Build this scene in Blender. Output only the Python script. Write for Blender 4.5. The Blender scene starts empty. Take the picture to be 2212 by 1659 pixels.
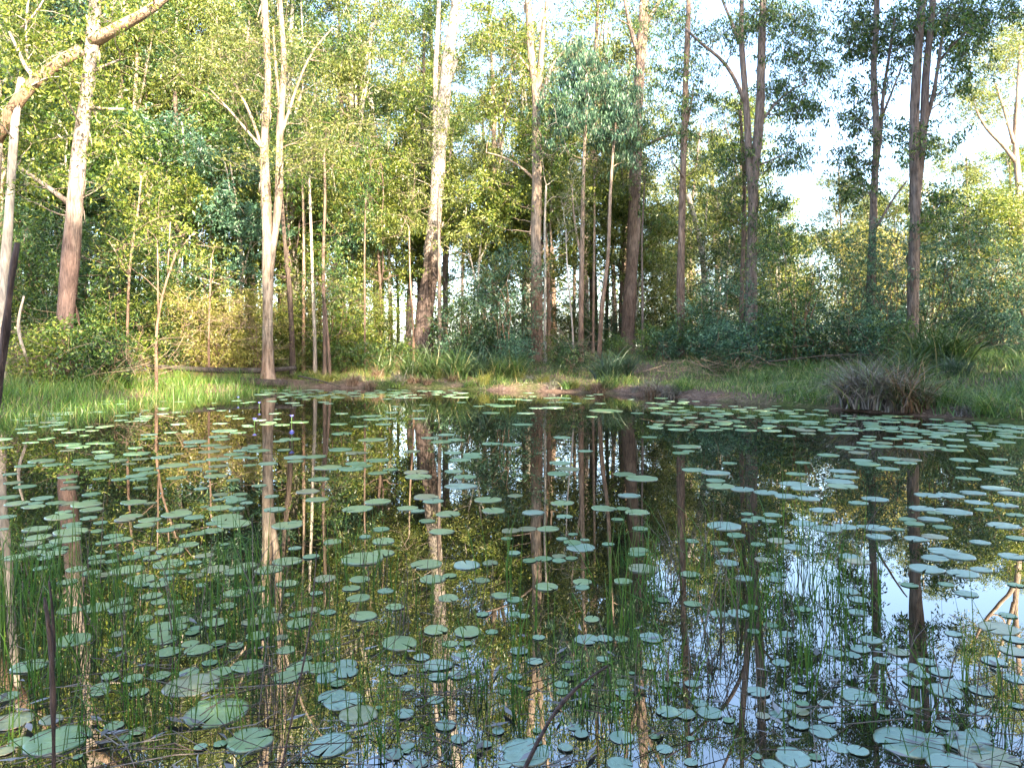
import bpy, math, random
import numpy as np

# ------------------------------------------------------------------ camera, sky, sun
F, UH, VH, CAMH = 1530.0, 1106.0, 768.0, 1.0      # focal length and principal point of the 2212 px wide picture
C = bpy.context.scene.collection
sc = bpy.context.scene
cam = bpy.data.cameras.new("camera"); camo = bpy.data.objects.new("camera", cam); C.objects.link(camo)
camo.location = (0, 0, CAMH); camo.rotation_euler = (math.radians(90), 0, 0)
cam.sensor_width = 36.0; cam.lens = F / 2212 * 36; cam.shift_y = -(829.5 - VH) / 2212
cam.clip_start = 0.05; cam.clip_end = 2000
sc.camera = camo
SUN_EL, SUN_AZ = math.radians(28), math.radians(150)     # azimuth from +Y towards +X
w = bpy.data.worlds.new("World"); sc.world = w; w.use_nodes = True
nt = w.node_tree; bg = nt.nodes["Background"]
sky = nt.nodes.new("ShaderNodeTexSky"); sky.sky_type = 'NISHITA'; sky.sun_disc = False
sky.sun_elevation = SUN_EL; sky.sun_rotation = SUN_AZ; sky.air_density = 1.0; sky.dust_density = 1.6; sky.ozone_density = 1.0
nt.links.new(sky.outputs[0], bg.inputs[0]); bg.inputs[1].default_value = 0.15
sun = bpy.data.lights.new("sun", 'SUN'); suno = bpy.data.objects.new("sun", sun); C.objects.link(suno)
sun.energy = 4.8; sun.angle = math.radians(0.6); sun.color = (1.0, 0.84, 0.62)
from mathutils import Vector
sd = Vector((math.cos(SUN_EL) * math.sin(SUN_AZ), math.cos(SUN_EL) * math.cos(SUN_AZ), math.sin(SUN_EL)))
suno.rotation_euler = sd.to_track_quat('Z', 'Y').to_euler(); suno.location = (30, -40, 40)
sc.view_settings.view_transform = 'Standard'; sc.view_settings.look = 'None'
sc.view_settings.exposure = 2.75; sc.view_settings.gamma = 1.0
sc.cycles.max_bounces = 6; sc.cycles.diffuse_bounces = 3; sc.cycles.glossy_bounces = 3
sc.cycles.transmission_bounces = 3; sc.cycles.transparent_max_bounces = 4
sc.cycles.use_denoising = True
try: sc.cycles.denoiser = 'OPENIMAGEDENOISE'
except Exception: pass

rng = np.random.default_rng(11)
random.seed(5)

# ------------------------------------------------------------------ materials
def new_mat(name):
    m = bpy.data.materials.new(name); m.use_nodes = True
    n = m.node_tree; n.nodes.clear()
    out = n.nodes.new("ShaderNodeOutputMaterial")
    return m, n, out
def N(n, t, **kw):
    x = n.nodes.new(t)
    for k, v in kw.items():
        if k in x.inputs: x.inputs[k].default_value = v
        else: setattr(x, k, v)
    return x
def ramp(n, stops):
    r = n.nodes.new("ShaderNodeValToRGB"); e = r.color_ramp.elements
    e[0].position, e[0].color = stops[0][0], (*stops[0][1], 1)
    e[1].position, e[1].color = stops[1][0], (*stops[1][1], 1)
    for p, c in stops[2:]:
        q = e.new(p); q.color = (*c, 1)
    return r
def leaf_mat(name, stops, trans=0.38, rough=0.38, spec=0.5, tcol=(1.25, 1.25, 0.6)):
    m, n, out = new_mat(name); L = n.links
    stops = [(p_, tuple(c_ * k_ for c_ in col_)) for (p_, col_), k_ in zip(stops, (0.55, 0.9, 1.25, 1.55, 1.5))]
    g = N(n, "ShaderNodeNewGeometry"); r = ramp(n, stops); L.new(g.outputs["Random Per Island"], r.inputs[0])
    oi = N(n, "ShaderNodeObjectInfo"); mr = N(n, "ShaderNodeMapRange"); mr.inputs[3].default_value = 0.8; mr.inputs[4].default_value = 1.2
    L.new(oi.outputs["Random"], mr.inputs[0])
    hs = N(n, "ShaderNodeHueSaturation"); L.new(r.outputs[0], hs.inputs["Color"]); L.new(mr.outputs[0], hs.inputs["Value"])
    p = N(n, "ShaderNodeBsdfPrincipled", Roughness=rough); p.inputs["Specular IOR Level"].default_value = spec
    L.new(hs.outputs[0], p.inputs["Base Color"])
    trans *= 0.8; t = N(n, "ShaderNodeBsdfTranslucent")
    mu = N(n, "ShaderNodeMix", data_type='RGBA', blend_type='MULTIPLY'); mu.inputs[0].default_value = 1; mu.inputs[7].default_value = (*tcol, 1)
    L.new(hs.outputs[0], mu.inputs[6]); L.new(mu.outputs[2], t.inputs[0])
    mx = N(n, "ShaderNodeMixShader"); mx.inputs[0].default_value = trans
    L.new(p.outputs[0], mx.inputs[1]); L.new(t.outputs[0], mx.inputs[2]); L.new(mx.outputs[0], out.inputs[0])
    return m
def bark_mat(name, lower, upper, z0=3.0, dz=1.0, scale=7.0, bump=0.6, dark=0.45, patch=0.5):
    """rough lower stocking giving way to smoother upper bark at height z0 (object space)"""
    m, n, out = new_mat(name); L = n.links
    tc = N(n, "ShaderNodeTexCoord"); mp = N(n, "ShaderNodeMapping"); mp.inputs["Scale"].default_value = (1, 1, 0.16)
    L.new(tc.outputs["Object"], mp.inputs[0])
    fib = N(n, "ShaderNodeTexNoise", Scale=scale * 3.2, Detail=6.0, Roughness=0.65); L.new(mp.outputs[0], fib.inputs["Vector"])
    pat = N(n, "ShaderNodeTexNoise", Scale=2.3, Detail=4.0, Roughness=0.6)
    mp2 = N(n, "ShaderNodeMapping"); mp2.inputs["Scale"].default_value = (1.6, 1.6, 0.55)
    L.new(tc.outputs["Object"], mp2.inputs[0]); L.new(mp2.outputs[0], pat.inputs["Vector"])
    sx = N(n, "ShaderNodeSeparateXYZ"); L.new(tc.outputs["Object"], sx.inputs[0])
    ad = N(n, "ShaderNodeMath", operation='MULTIPLY_ADD'); L.new(pat.outputs[0], ad.inputs[0]); ad.inputs[1].default_value = 2.4 * dz; L.new(sx.outputs[2], ad.inputs[2])
    mr = N(n, "ShaderNodeMapRange"); L.new(ad.outputs[0], mr.inputs[0]); mr.inputs[1].default_value = z0 + dz * 0.2; mr.inputs[2].default_value = z0 + dz * 2.2
    mc = N(n, "ShaderNodeMix", data_type='RGBA'); L.new(mr.outputs[0], mc.inputs[0]); mc.inputs[6].default_value = (*lower, 1); mc.inputs[7].default_value = (*upper, 1)
    fr = ramp(n, [(0.36, (dark * 0.75,) * 3), (0.58, (1.08, 1.05, 1.0))]); L.new(fib.outputs[0], fr.inputs[0])
    m1 = N(n, "ShaderNodeMix", data_type='RGBA', blend_type='MULTIPLY'); m1.inputs[0].default_value = 0.85
    L.new(mc.outputs[2], m1.inputs[6]); L.new(fr.outputs[0], m1.inputs[7])
    pr = ramp(n, [(0.4, (1 - patch * 0.6, 1 - patch * 0.7, 1 - patch * 0.78)), (0.62, (1.1, 1.08, 1.06))]); L.new(pat.outputs[0], pr.inputs[0])
    m2 = N(n, "ShaderNodeMix", data_type='RGBA', blend_type='MULTIPLY'); m2.inputs[0].default_value = 0.8
    L.new(m1.outputs[2], m2.inputs[6]); L.new(pr.outputs[0], m2.inputs[7])
    p = N(n, "ShaderNodeBsdfPrincipled", Roughness=0.85); p.inputs["Specular IOR Level"].default_value = 0.2
    L.new(m2.outputs[2], p.inputs["Base Color"])
    b = N(n, "ShaderNodeBump", Strength=min(1, bump * 1.3), Distance=0.06); L.new(fib.outputs[0], b.inputs["Height"]); L.new(b.outputs[0], p.inputs["Normal"])
    L.new(p.outputs[0], out.inputs[0])
    return m
def island_mat(name, stops, rough=0.7, trans=0.0, spec=0.25):
    if trans: return leaf_mat(name, stops, trans, rough, spec)
    m, n, out = new_mat(name); L = n.links
    g = N(n, "ShaderNodeNewGeometry"); r = ramp(n, stops); L.new(g.outputs["Random Per Island"], r.inputs[0])
    p = N(n, "ShaderNodeBsdfPrincipled", Roughness=rough); p.inputs["Specular IOR Level"].default_value = spec
    L.new(r.outputs[0], p.inputs["Base Color"]); L.new(p.outputs[0], out.inputs[0])
    return m

M = {}
M['leaf_gum'] = leaf_mat('gum_leaf', [(0, (0.022, 0.055, 0.016)), (0.5, (0.046, 0.105, 0.022)), (0.85, (0.09, 0.155, 0.026)), (1, (0.16, 0.18, 0.05))], 0.32)
M['leaf_bright'] = leaf_mat('bright_leaf', [(0, (0.05, 0.105, 0.014)), (0.5, (0.115, 0.175, 0.024)), (0.85, (0.20, 0.23, 0.034)), (1, (0.26, 0.25, 0.07))], 0.4)
M['leaf_olive'] = leaf_mat('olive_leaf', [(0, (0.060, 0.095, 0.022)), (0.5, (0.115, 0.155, 0.032)), (0.85, (0.19, 0.215, 0.048)), (1, (0.25, 0.23, 0.08))], 0.35)
M['leaf_blue'] = leaf_mat('bluish_leaf', [(0, (0.032, 0.085, 0.055)), (0.5, (0.058, 0.140, 0.085)), (0.85, (0.10, 0.19, 0.11)), (1, (0.16, 0.25, 0.14))], 0.28, 0.4, 0.45)
M['leaf_dark'] = leaf_mat('dark_leaf', [(0, (0.013, 0.034, 0.012)), (0.5, (0.026, 0.062, 0.018)), (0.85, (0.05, 0.10, 0.024)), (1, (0.09, 0.13, 0.04))], 0.28)
M['leaf_straw'] = leaf_mat('straw_leaf', [(0, (0.16, 0.19, 0.035)), (0.4, (0.24, 0.26, 0.05)), (0.75, (0.31, 0.29, 0.08)), (1, (0.30, 0.24, 0.11))], 0.35)
M['bark_white'] = bark_mat('white_gum_bark', (0.17, 0.12, 0.11), (0.44, 0.385, 0.34), 4.4, 1.5, bump=0.8)
M['bark_leaning'] = bark_mat('leaning_gum_bark', (0.16, 0.125, 0.118), (0.46, 0.41, 0.36), 4.6, 1.6, bump=0.7)
M['bark_paper'] = bark_mat('paperbark_bark', (0.36, 0.24, 0.17), (0.37, 0.315, 0.26), 0.9, 0.9, scale=3.6, bump=1.0, dark=0.3, patch=0.75)
M['bark_red'] = bark_mat('reddish_bark', (0.26, 0.175, 0.13), (0.40, 0.32, 0.26), 3.4, 1.2, bump=0.9)
M['bark_brown'] = bark_mat('brown_bark', (0.19, 0.135, 0.11), (0.27, 0.205, 0.17), 4.0, 2.0, bump=0.9)
M['bark_grey'] = bark_mat('grey_bark', (0.21, 0.17, 0.15), (0.25, 0.205, 0.19), 5.0, 2.0, bump=0.9)
M['bark_dark'] = bark_mat('dark_bark', (0.10, 0.075, 0.065), (0.15, 0.12, 0.10), 4.0, 2.0, bump=0.8)
M['bark_limb'] = bark_mat('dry_limb_bark', (0.28, 0.20, 0.14), (0.44, 0.34, 0.26), 8.2, 1.0, bump=1.0)
M['bark_pale'] = bark_mat('pale_bark', (0.36, 0.31, 0.27), (0.46, 0.42, 0.37), 2.0, 1.5, bump=0.3, dark=0.65, patch=0.35)
M['twig'] = island_mat('dry_twig', [(0, (0.10, 0.065, 0.05)), (0.5, (0.19, 0.135, 0.095)), (1, (0.33, 0.25, 0.17))], 0.8)
M['litter'] = island_mat('leaf_litter', [(0, (0.13, 0.075, 0.055)), (0.5, (0.24, 0.155, 0.12)), (0.85, (0.34, 0.25, 0.20)), (1, (0.45, 0.36, 0.30))], 0.75)
M['grass'] = leaf_mat('grass_blade', [(0, (0.055, 0.12, 0.022)), (0.45, (0.10, 0.20, 0.035)), (0.75, (0.16, 0.24, 0.055)), (0.9, (0.26, 0.25, 0.10)), (1, (0.34, 0.25, 0.14))], 0.3)
M['grass_bright'] = leaf_mat('lush_grass_blade', [(0, (0.045, 0.125, 0.016)), (0.5, (0.085, 0.195, 0.024)), (0.8, (0.13, 0.21, 0.035)), (0.93, (0.19, 0.20, 0.06)), (1, (0.24, 0.18, 0.09))], 0.35)
M['grass_slope'] = leaf_mat('slope_grass_blade', [(0, (0.035, 0.09, 0.022)), (0.5, (0.07, 0.15, 0.034)), (0.85, (0.12, 0.20, 0.05)), (1, (0.22, 0.21, 0.10))], 0.3)
M['grass_yellow'] = leaf_mat('yellow_grass_blade', [(0, (0.16, 0.22, 0.02)), (0.6, (0.28, 0.30, 0.03)), (1, (0.36, 0.30, 0.06))], 0.35)
M['strap_green'] = leaf_mat('strap_leaf', [(0, (0.035, 0.085, 0.022)), (0.6, (0.075, 0.145, 0.035)), (0.9, (0.13, 0.19, 0.06)), (1, (0.28, 0.22, 0.10))], 0.25)
M['strap_blue'] = leaf_mat('dark_strap_leaf', [(0, (0.022, 0.055, 0.030)), (0.6, (0.042, 0.090, 0.048)), (1, (0.08, 0.13, 0.07))], 0.2)
M['strap_dead'] = leaf_mat('dead_strap_leaf', [(0, (0.10, 0.08, 0.07)), (0.5, (0.18, 0.150, 0.13)), (0.82, (0.26, 0.225, 0.20)), (0.9, (0.09, 0.14, 0.04)), (1, (0.08, 0.13, 0.035))], 0.15)
M['strap_rust'] = leaf_mat('rusty_strap_leaf', [(0, (0.13, 0.07, 0.045)), (0.5, (0.21, 0.125, 0.08)), (1, (0.32, 0.23, 0.15))], 0.2)
M['reed'] = island_mat('rush_stem', [(0, (0.016, 0.065, 0.008)), (0.55, (0.048, 0.135, 0.014)), (0.82, (0.11, 0.18, 0.024)), (0.93, (0.22, 0.17, 0.04)), (1, (0.24, 0.10, 0.04))], 0.4)
M['reed_dead'] = island_mat('dead_rush', [(0, (0.07, 0.045, 0.04)), (0.6, (0.13, 0.10, 0.085)), (1, (0.24, 0.20, 0.18))], 0.7)
M['stick'] = bark_mat('purple_stick', (0.13, 0.10, 0.105), (0.20, 0.15, 0.15), 0.3, 0.3, scale=30, bump=0.4)
M['log'] = bark_mat('weathered_log', (0.06, 0.05, 0.045), (0.11, 0.095, 0.085), -0.2, 0.4, scale=9, bump=0.9)

def pad_mat(name, base, vein, rim):
    m, n, out = new_mat(name); L = n.links
    tc = N(n, "ShaderNodeTexCoord"); oi = N(n, "ShaderNodeObjectInfo")
    off = N(n, "ShaderNodeVectorMath", operation='ADD'); cmb = N(n, "ShaderNodeCombineXYZ")
    mo = N(n, "ShaderNodeMath", operation='MULTIPLY'); L.new(oi.outputs["Random"], mo.inputs[0]); mo.inputs[1].default_value = 37.0; L.new(mo.outputs[0], cmb.inputs[2])
    L.new(tc.outputs["Object"], off.inputs[0]); L.new(cmb.outputs[0], off.inputs[1])
    no = N(n, "ShaderNodeTexNoise", Scale=2.6, Detail=6.0, Roughness=0.65); L.new(off.outputs[0], no.inputs["Vector"])
    sx = N(n, "ShaderNodeVectorMath", operation='LENGTH'); L.new(tc.outputs["Object"], sx.inputs[0])
    ad = N(n, "ShaderNodeMath", operation='ADD'); L.new(oi.outputs["Random"], ad.inputs[0]); L.new(no.outputs[0], ad.inputs[1])
    mr = N(n, "ShaderNodeMapRange"); L.new(ad.outputs[0], mr.inputs[0]); mr.inputs[1].default_value = 0.4; mr.inputs[2].default_value = 1.5
    c = N(n, "ShaderNodeMix", data_type='RGBA'); L.new(mr.outputs[0], c.inputs[0]); c.inputs[6].default_value = (*base, 1); c.inputs[7].default_value = (*vein, 1)
    # radiating veins, a little paler than the blade
    sp3 = N(n, "ShaderNodeSeparateXYZ"); L.new(tc.outputs["Object"], sp3.inputs[0])
    at = N(n, "ShaderNodeMath", operation='ARCTAN2'); L.new(sp3.outputs[1], at.inputs[0]); L.new(sp3.outputs[0], at.inputs[1])
    am = N(n, "ShaderNodeMath", operation='MULTIPLY_ADD'); L.new(at.outputs[0], am.inputs[0]); am.inputs[1].default_value = 15.0; L.new(no.outputs[0], am.inputs[2])
    sn = N(n, "ShaderNodeMath", operation='SINE'); L.new(am.outputs[0], sn.inputs[0])
    vr = N(n, "ShaderNodeMapRange"); L.new(sn.outputs[0], vr.inputs[0]); vr.inputs[1].default_value = 0.86; vr.inputs[2].default_value = 1.0; vr.inputs[4].default_value = 0.35
    cv = N(n, "ShaderNodeMix", data_type='RGBA'); L.new(vr.outputs[0], cv.inputs[0]); L.new(c.outputs[2], cv.inputs[6]); cv.inputs[7].default_value = (0.33, 0.44, 0.26, 1)
    rr = N(n, "ShaderNodeMapRange"); L.new(sx.outputs["Value"], rr.inputs[0]); rr.inputs[1].default_value = 0.94; rr.inputs[2].default_value = 1.02
    c2 = N(n, "ShaderNodeMix", data_type='RGBA'); L.new(rr.outputs[0], c2.inputs[0]); L.new(cv.outputs[2], c2.inputs[6]); c2.inputs[7].default_value = (*rim, 1)
    sp = N(n, "ShaderNodeTexNoise", Scale=7.0, Detail=4.0); L.new(off.outputs[0], sp.inputs["Vector"])
    sr = ramp(n, [(0.30, (0.42, 0.34, 0.20)), (0.37, (1, 1, 1))]); L.new(sp.outputs[0], sr.inputs[0])
    c3 = N(n, "ShaderNodeMix", data_type='RGBA', blend_type='MULTIPLY'); c3.inputs[0].default_value = 0.8; L.new(c2.outputs[2], c3.inputs[6]); L.new(sr.outputs[0], c3.inputs[7])
    p = N(n, "ShaderNodeBsdfPrincipled", Roughness=0.42); p.inputs["Specular IOR Level"].default_value = 0.7
    p.inputs["Coat Weight"].default_value = 1.0; p.inputs["Coat Roughness"].default_value = 0.3; p.inputs["Coat IOR"].default_value = 1.8
    L.new(c3.outputs[2], p.inputs["Base Color"])
    b = N(n, "ShaderNodeBump", Strength=0.35, Distance=0.06); L.new(no.outputs[0], b.inputs["Height"]); L.new(b.outputs[0], p.inputs["Normal"])
    L.new(p.outputs[0], out.inputs[0]); return m
M['pad_green'] = pad_mat('green_pad', (0.16, 0.30, 0.10), (0.27, 0.41, 0.15), (0.20, 0.19, 0.08))
M['pad_sky_sheen'] = pad_mat('sky_sheen_pad', (0.18, 0.33, 0.24), (0.27, 0.43, 0.33), (0.17, 0.18, 0.11))  # pad green with the blue sheen of the sky mixed into its colour
M['pad_brown'] = pad_mat('faded_pad', (0.23, 0.27, 0.12), (0.33, 0.31, 0.14), (0.22, 0.15, 0.08))

# ground
def ground_mat():
    m, n, out = new_mat('forest_floor'); L = n.links
    tc = N(n, "ShaderNodeTexCoord")
    a = N(n, "ShaderNodeTexNoise", Scale=0.45, Detail=6.0, Roughness=0.6); L.new(tc.outputs["Object"], a.inputs["Vector"])
    b = N(n, "ShaderNodeTexNoise", Scale=14.0, Detail=8.0, Roughness=0.75); L.new(tc.outputs["Object"], b.inputs["Vector"])
    r1 = ramp(n, [(0.3, (0.07, 0.045, 0.032)), (0.5, (0.15, 0.10, 0.075)), (0.7, (0.27, 0.19, 0.145))]); L.new(b.outputs[0], r1.inputs[0])
    r2 = ramp(n, [(0.44, (0.045, 0.06, 0.02)), (0.56, (0.10, 0.12, 0.035))]); L.new(b.outputs[0], r2.inputs[0])
    k = ramp(n, [(0.47, (0, 0, 0)), (0.6, (1, 1, 1))]); L.new(a.outputs[0], k.inputs[0])
    c = N(n, "ShaderNodeMix", data_type='RGBA'); L.new(k.outputs[0], c.inputs[0]); L.new(r1.outputs[0], c.inputs[6]); L.new(r2.outputs[0], c.inputs[7])
    p = N(n, "ShaderNodeBsdfPrincipled", Roughness=0.95); p.inputs["Specular IOR Level"].default_value = 0.1
    L.new(c.outputs[2], p.inputs["Base Color"])
    bm = N(n, "ShaderNodeBump", Strength=0.8, Distance=0.05); L.new(b.outputs[0], bm.inputs["Height"]); L.new(bm.outputs[0], p.inputs["Normal"])
    L.new(p.outputs[0], out.inputs[0]); return m
M['ground'] = ground_mat()
def water_mat():
    m, n, out = new_mat('pond_water'); L = n.links
    tc = N(n, "ShaderNodeTexCoord")
    a = N(n, "ShaderNodeTexNoise", Scale=1.3, Detail=2.0); L.new(tc.outputs["Object"], a.inputs["Vector"])
    b = N(n, "ShaderNodeBump", Strength=0.03, Distance=0.02); L.new(a.outputs[0], b.inputs["Height"])
    p = N(n, "ShaderNodeBsdfPrincipled", Roughness=0.0); p.inputs["IOR"].default_value = 2.9
    p.inputs["Base Color"].default_value = (0.012, 0.011, 0.006, 1)
    L.new(b.outputs[0], p.inputs["Normal"]); L.new(p.outputs[0], out.inputs[0]); return m
M['water'] = water_mat()

# ------------------------------------------------------------------ mesh tools
def mesh_np(name, V, faces, mats, smooth=False, midx=None):
    """faces: list of (M,k) int arrays"""
    me = bpy.data.meshes.new(name)
    V = np.asarray(V, np.float32)
    me.vertices.add(len(V)); me.vertices.foreach_set("co", V.ravel())
    faces = [np.asarray(f, np.int32) for f in faces if len(f)]
    li = np.concatenate([f.ravel() for f in faces]); tot = np.concatenate([np.full(len(f), f.shape[1], np.int32) for f in faces])
    st = np.concatenate([[0], np.cumsum(tot)[:-1]]).astype(np.int32)
    me.loops.add(len(li)); me.loops.foreach_set("vertex_index", li)
    me.polygons.add(len(tot)); me.polygons.foreach_set("loop_start", st); me.polygons.foreach_set("loop_total", tot)
    if smooth: me.polygons.foreach_set("use_smooth", np.ones(len(tot), bool))
    if midx is not None: me.polygons.foreach_set("material_index", np.asarray(midx, np.int32))
    me.update(calc_edges=True)
    for m in (mats if isinstance(mats, (list, tuple)) else [mats]): me.materials.append(m)
    return me
def link(name, me, parent=None, loc=(0, 0, 0)):
    o = bpy.data.objects.new(name, me); C.objects.link(o); o.location = loc
    if parent is not None: o.parent = parent
    return o
def tag(o, label=None, cat=None, group=None, kind=None):
    if label: o['label'] = label
    if cat: o['category'] = cat
    if group: o['group'] = group
    if kind: o['kind'] = kind
    return o
def thing(name, label, cat, loc, rz=0, group=None, sc_=1.0):
    o = bpy.data.objects.new(name, None); C.objects.link(o); o.location = loc; o.rotation_euler = (0, 0, rz)
    o.scale = (sc_,) * 3 if np.isscalar(sc_) else sc_
    o.empty_display_size = 0.2
    return tag(o, label, cat, group)

class MB:
    def __init__(s): s.V = []; s.Q = []; s.T = []; s.n = 0
    def add(s, V, Q=None, T=None):
        V = np.asarray(V, float)
        if Q is not None and len(Q): s.Q.append(np.asarray(Q, int) + s.n)
        if T is not None and len(T): s.T.append(np.asarray(T, int) + s.n)
        s.V.append(V); s.n += len(V)
    def tube(s, pts, radii, sides=6, cap=True, wob=0.0, seed=0):
        pts = np.asarray(pts, float); k = len(pts); radii = np.broadcast_to(np.asarray(radii, float), (k,))
        tg = np.gradient(pts, axis=0); tg /= np.linalg.norm(tg, axis=1)[:, None] + 1e-9
        ref = np.array([1.0, 0, 0]) if abs(tg[0][0]) < 0.8 else np.array([0, 1.0, 0])
        a = np.arange(sides) / sides * 2 * np.pi
        V = []
        for i in range(k):
            u = ref - tg[i] * ref.dot(tg[i]); u /= np.linalg.norm(u) + 1e-9; ref = u
            v = np.cross(tg[i], u)
            r = radii[i]
            if wob: r = r * (1 + wob * (np.sin(a * 3 + pts[i][2] * 1.7 + seed) * 0.5 + np.sin(a * 2 - pts[i][2] * 0.9 + seed * 2) * 0.5))[:, None]
            V.append(pts[i] + (np.cos(a)[:, None] * u + np.sin(a)[:, None] * v) * r)
        V = np.concatenate(V)
        i0 = (np.arange(k - 1)[:, None] * sides + np.arange(sides)[None]).ravel()
        i1 = (np.arange(k - 1)[:, None] * sides + (np.arange(sides)[None] + 1) % sides).ravel()
        Q = np.stack([i0, i1, i1 + sides, i0 + sides], 1)
        T = []
        if cap and sides >= 3:
            V = np.concatenate([V, pts[:1], pts[-1:]]); c0, c1 = k * sides, k * sides + 1
            for j in range(sides):
                T.append((c0, (j + 1) % sides, j)); T.append((c1, (k - 1) * sides + j, (k - 1) * sides + (j + 1) % sides))
        s.add(V, Q, T)
    def mesh(s, name, mats, smooth=True, off=(0, 0, 0)):
        V = np.concatenate(s.V) - np.asarray(off, float)
        f = []
        if s.Q: f.append(np.concatenate(s.Q))
        if s.T: f.append(np.concatenate(s.T))
        return mesh_np(name, V, f, mats, smooth)

def unit(n, r=rng):
    v = r.normal(size=(n, 3)); return v / np.linalg.norm(v, axis=1)[:, None]
def leaf_quads(pts, L, W, droop=0.6):
    n = len(pts)
    d = unit(n); d[:, 2] -= droop * 2; d /= np.linalg.norm(d, axis=1)[:, None]
    s = np.cross(d, unit(n)); s /= np.linalg.norm(s, axis=1)[:, None] + 1e-9
    nn = np.cross(d, s)
    l = (L * rng.uniform(0.7, 1.25, n))[:, None]; wd = (W * rng.uniform(0.75, 1.25, n))[:, None]
    m = pts + d * l * 0.42 + nn * wd * 0.25
    V = np.stack([pts, m + s * wd * 0.5, pts + d * l, m - s * wd * 0.5], 1).reshape(-1, 3)
    Q = np.arange(n * 4).reshape(n, 4)
    return V, Q
def cluster_points(cent, r, n, sub=7):
    """leafy sprays: every cluster splits into a few smaller tufts"""
    out = []
    k = len(cent)
    sc_ = cent[:, None, :] + rng.normal(size=(k, sub, 3)) * np.array([1, 1, 0.72]) * r
    m = max(1, n // sub)
    p = sc_[:, :, None, :] + rng.normal(size=(k, sub, m, 3)) * np.array([1, 1, 0.8]) * r * 0.27
    return p.reshape(-1, 3), sc_.reshape(-1, 3)

# ------------------------------------------------------------------ pond and terrain
def P(u, v, Y): return np.array([(u - UH) / F * Y, Y, CAMH - (v - VH) / F * Y])
def on_water(u, v):
    Y = CAMH * F / (v - VH); return np.array([(u - UH) / F * Y, Y, 0.0])
shore_px = [(0, 900), (100, 880), (200, 866), (337, 855), (450, 847), (557, 841), (620, 838), (760, 838), (900, 839), (1000, 841), (1076, 844), (1180, 846), (1279, 849), (1380, 853), (1447, 858), (1540, 866), (1635, 873), (1720, 879), (1803, 885), (1938, 895), (2060, 905), (2208, 918)]
shore = [tuple(on_water(u, v)[:2]) for u, v in shore_px]
poly = np.array([(-3.0, 0.75), (-6.5, 1.5), (-8.8, 4.0), (-9.3, 8.0)] + shore + [(8.8, 9.0), (10.0, 7.0), (9.6, 4.0), (6.5, 1.4), (3.0, 0.7)])
def pond_sd(x, y):
    """signed distance to the pond outline, positive on land"""
    x = np.asarray(x, float); y = np.asarray(y, float); sh = np.broadcast(x, y).shape
    x = np.broadcast_to(x, sh).ravel(); y = np.broadcast_to(y, sh).ravel()
    d = np.full(x.shape, 1e9); ins = np.zeros(x.shape, bool)
    n = len(poly)
    for i in range(n):
        ax, ay = poly[i]; bx, by = poly[(i + 1) % n]
        ex, ey = bx - ax, by - ay
        t = np.clip(((x - ax) * ex + (y - ay) * ey) / (ex * ex + ey * ey), 0, 1)
        d = np.minimum(d, np.hypot(x - ax - t * ex, y - ay - t * ey))
        c = ((ay > y) != (by > y))
        with np.errstate(divide='ignore', invalid='ignore'):
            xi = (bx - ax) * (y - ay) / (by - ay if by != ay else 1e-9) + ax
        ins ^= c & (x < xi)
    return np.where(ins, -d, d).reshape(sh)
def sstep(a, b, x):
    t = np.clip((x - a) / (b - a), 0, 1); return t * t * (3 - 2 * t)
def gz(x, y):
    d = pond_sd(x, y)
    nz = 0.05 * np.sin(x * 1.3 + 0.7 * y) * np.sin(y * 1.1 - 0.4 * x) + 0.03 * np.sin(x * 3.1 + 1) * np.sin(y * 2.7 + 2) + 0.015 * np.sin(x * 7.3) * np.sin(y * 6.1 + x)
    land = 0.03 + 0.16 * sstep(0, 0.5, d) + 0.85 * sstep(0.3, 9.0, d) * sstep(-4, 5, y) + 0.5 * sstep(8, 26, d) + nz * sstep(0, 1.5, d)
    return np.where(d > 0, land, np.maximum(-0.7, d * 0.5))
g1 = np.linspace(-1, 1, 320)
gx = g1 * 30 + np.sign(g1) * np.abs(g1) ** 7 * 900
g2 = np.linspace(-0.55, 1, 300)
gy = 6 + g2 * 42 + np.sign(g2) * np.abs(g2) ** 7 * 1000
XX, YY = np.meshgrid(gx, gy); ZZ = gz(XX, YY)
nx, ny = len(gx), len(gy)
ii = (np.arange(ny - 1)[:, None] * nx + np.arange(nx - 1)[None]).ravel()
go = link('ground', mesh_np('ground', np.stack([XX, YY, ZZ], -1).reshape(-1, 3), [np.stack([ii, ii + 1, ii + nx + 1, ii + nx], 1)], M['ground'], True))
tag(go, 'forest floor of leaf litter and earth round the pond', kind='structure')
wo = link('water', mesh_np('water', [(-11.5, 0.3, 0), (11.6, 0.3, 0), (11.6, 23.5, 0), (-11.5, 23.5, 0)], [np.array([[0, 1, 2, 3]])], M['water']))
tag(wo, 'still dark pond water mirroring the forest', kind='structure')

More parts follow.
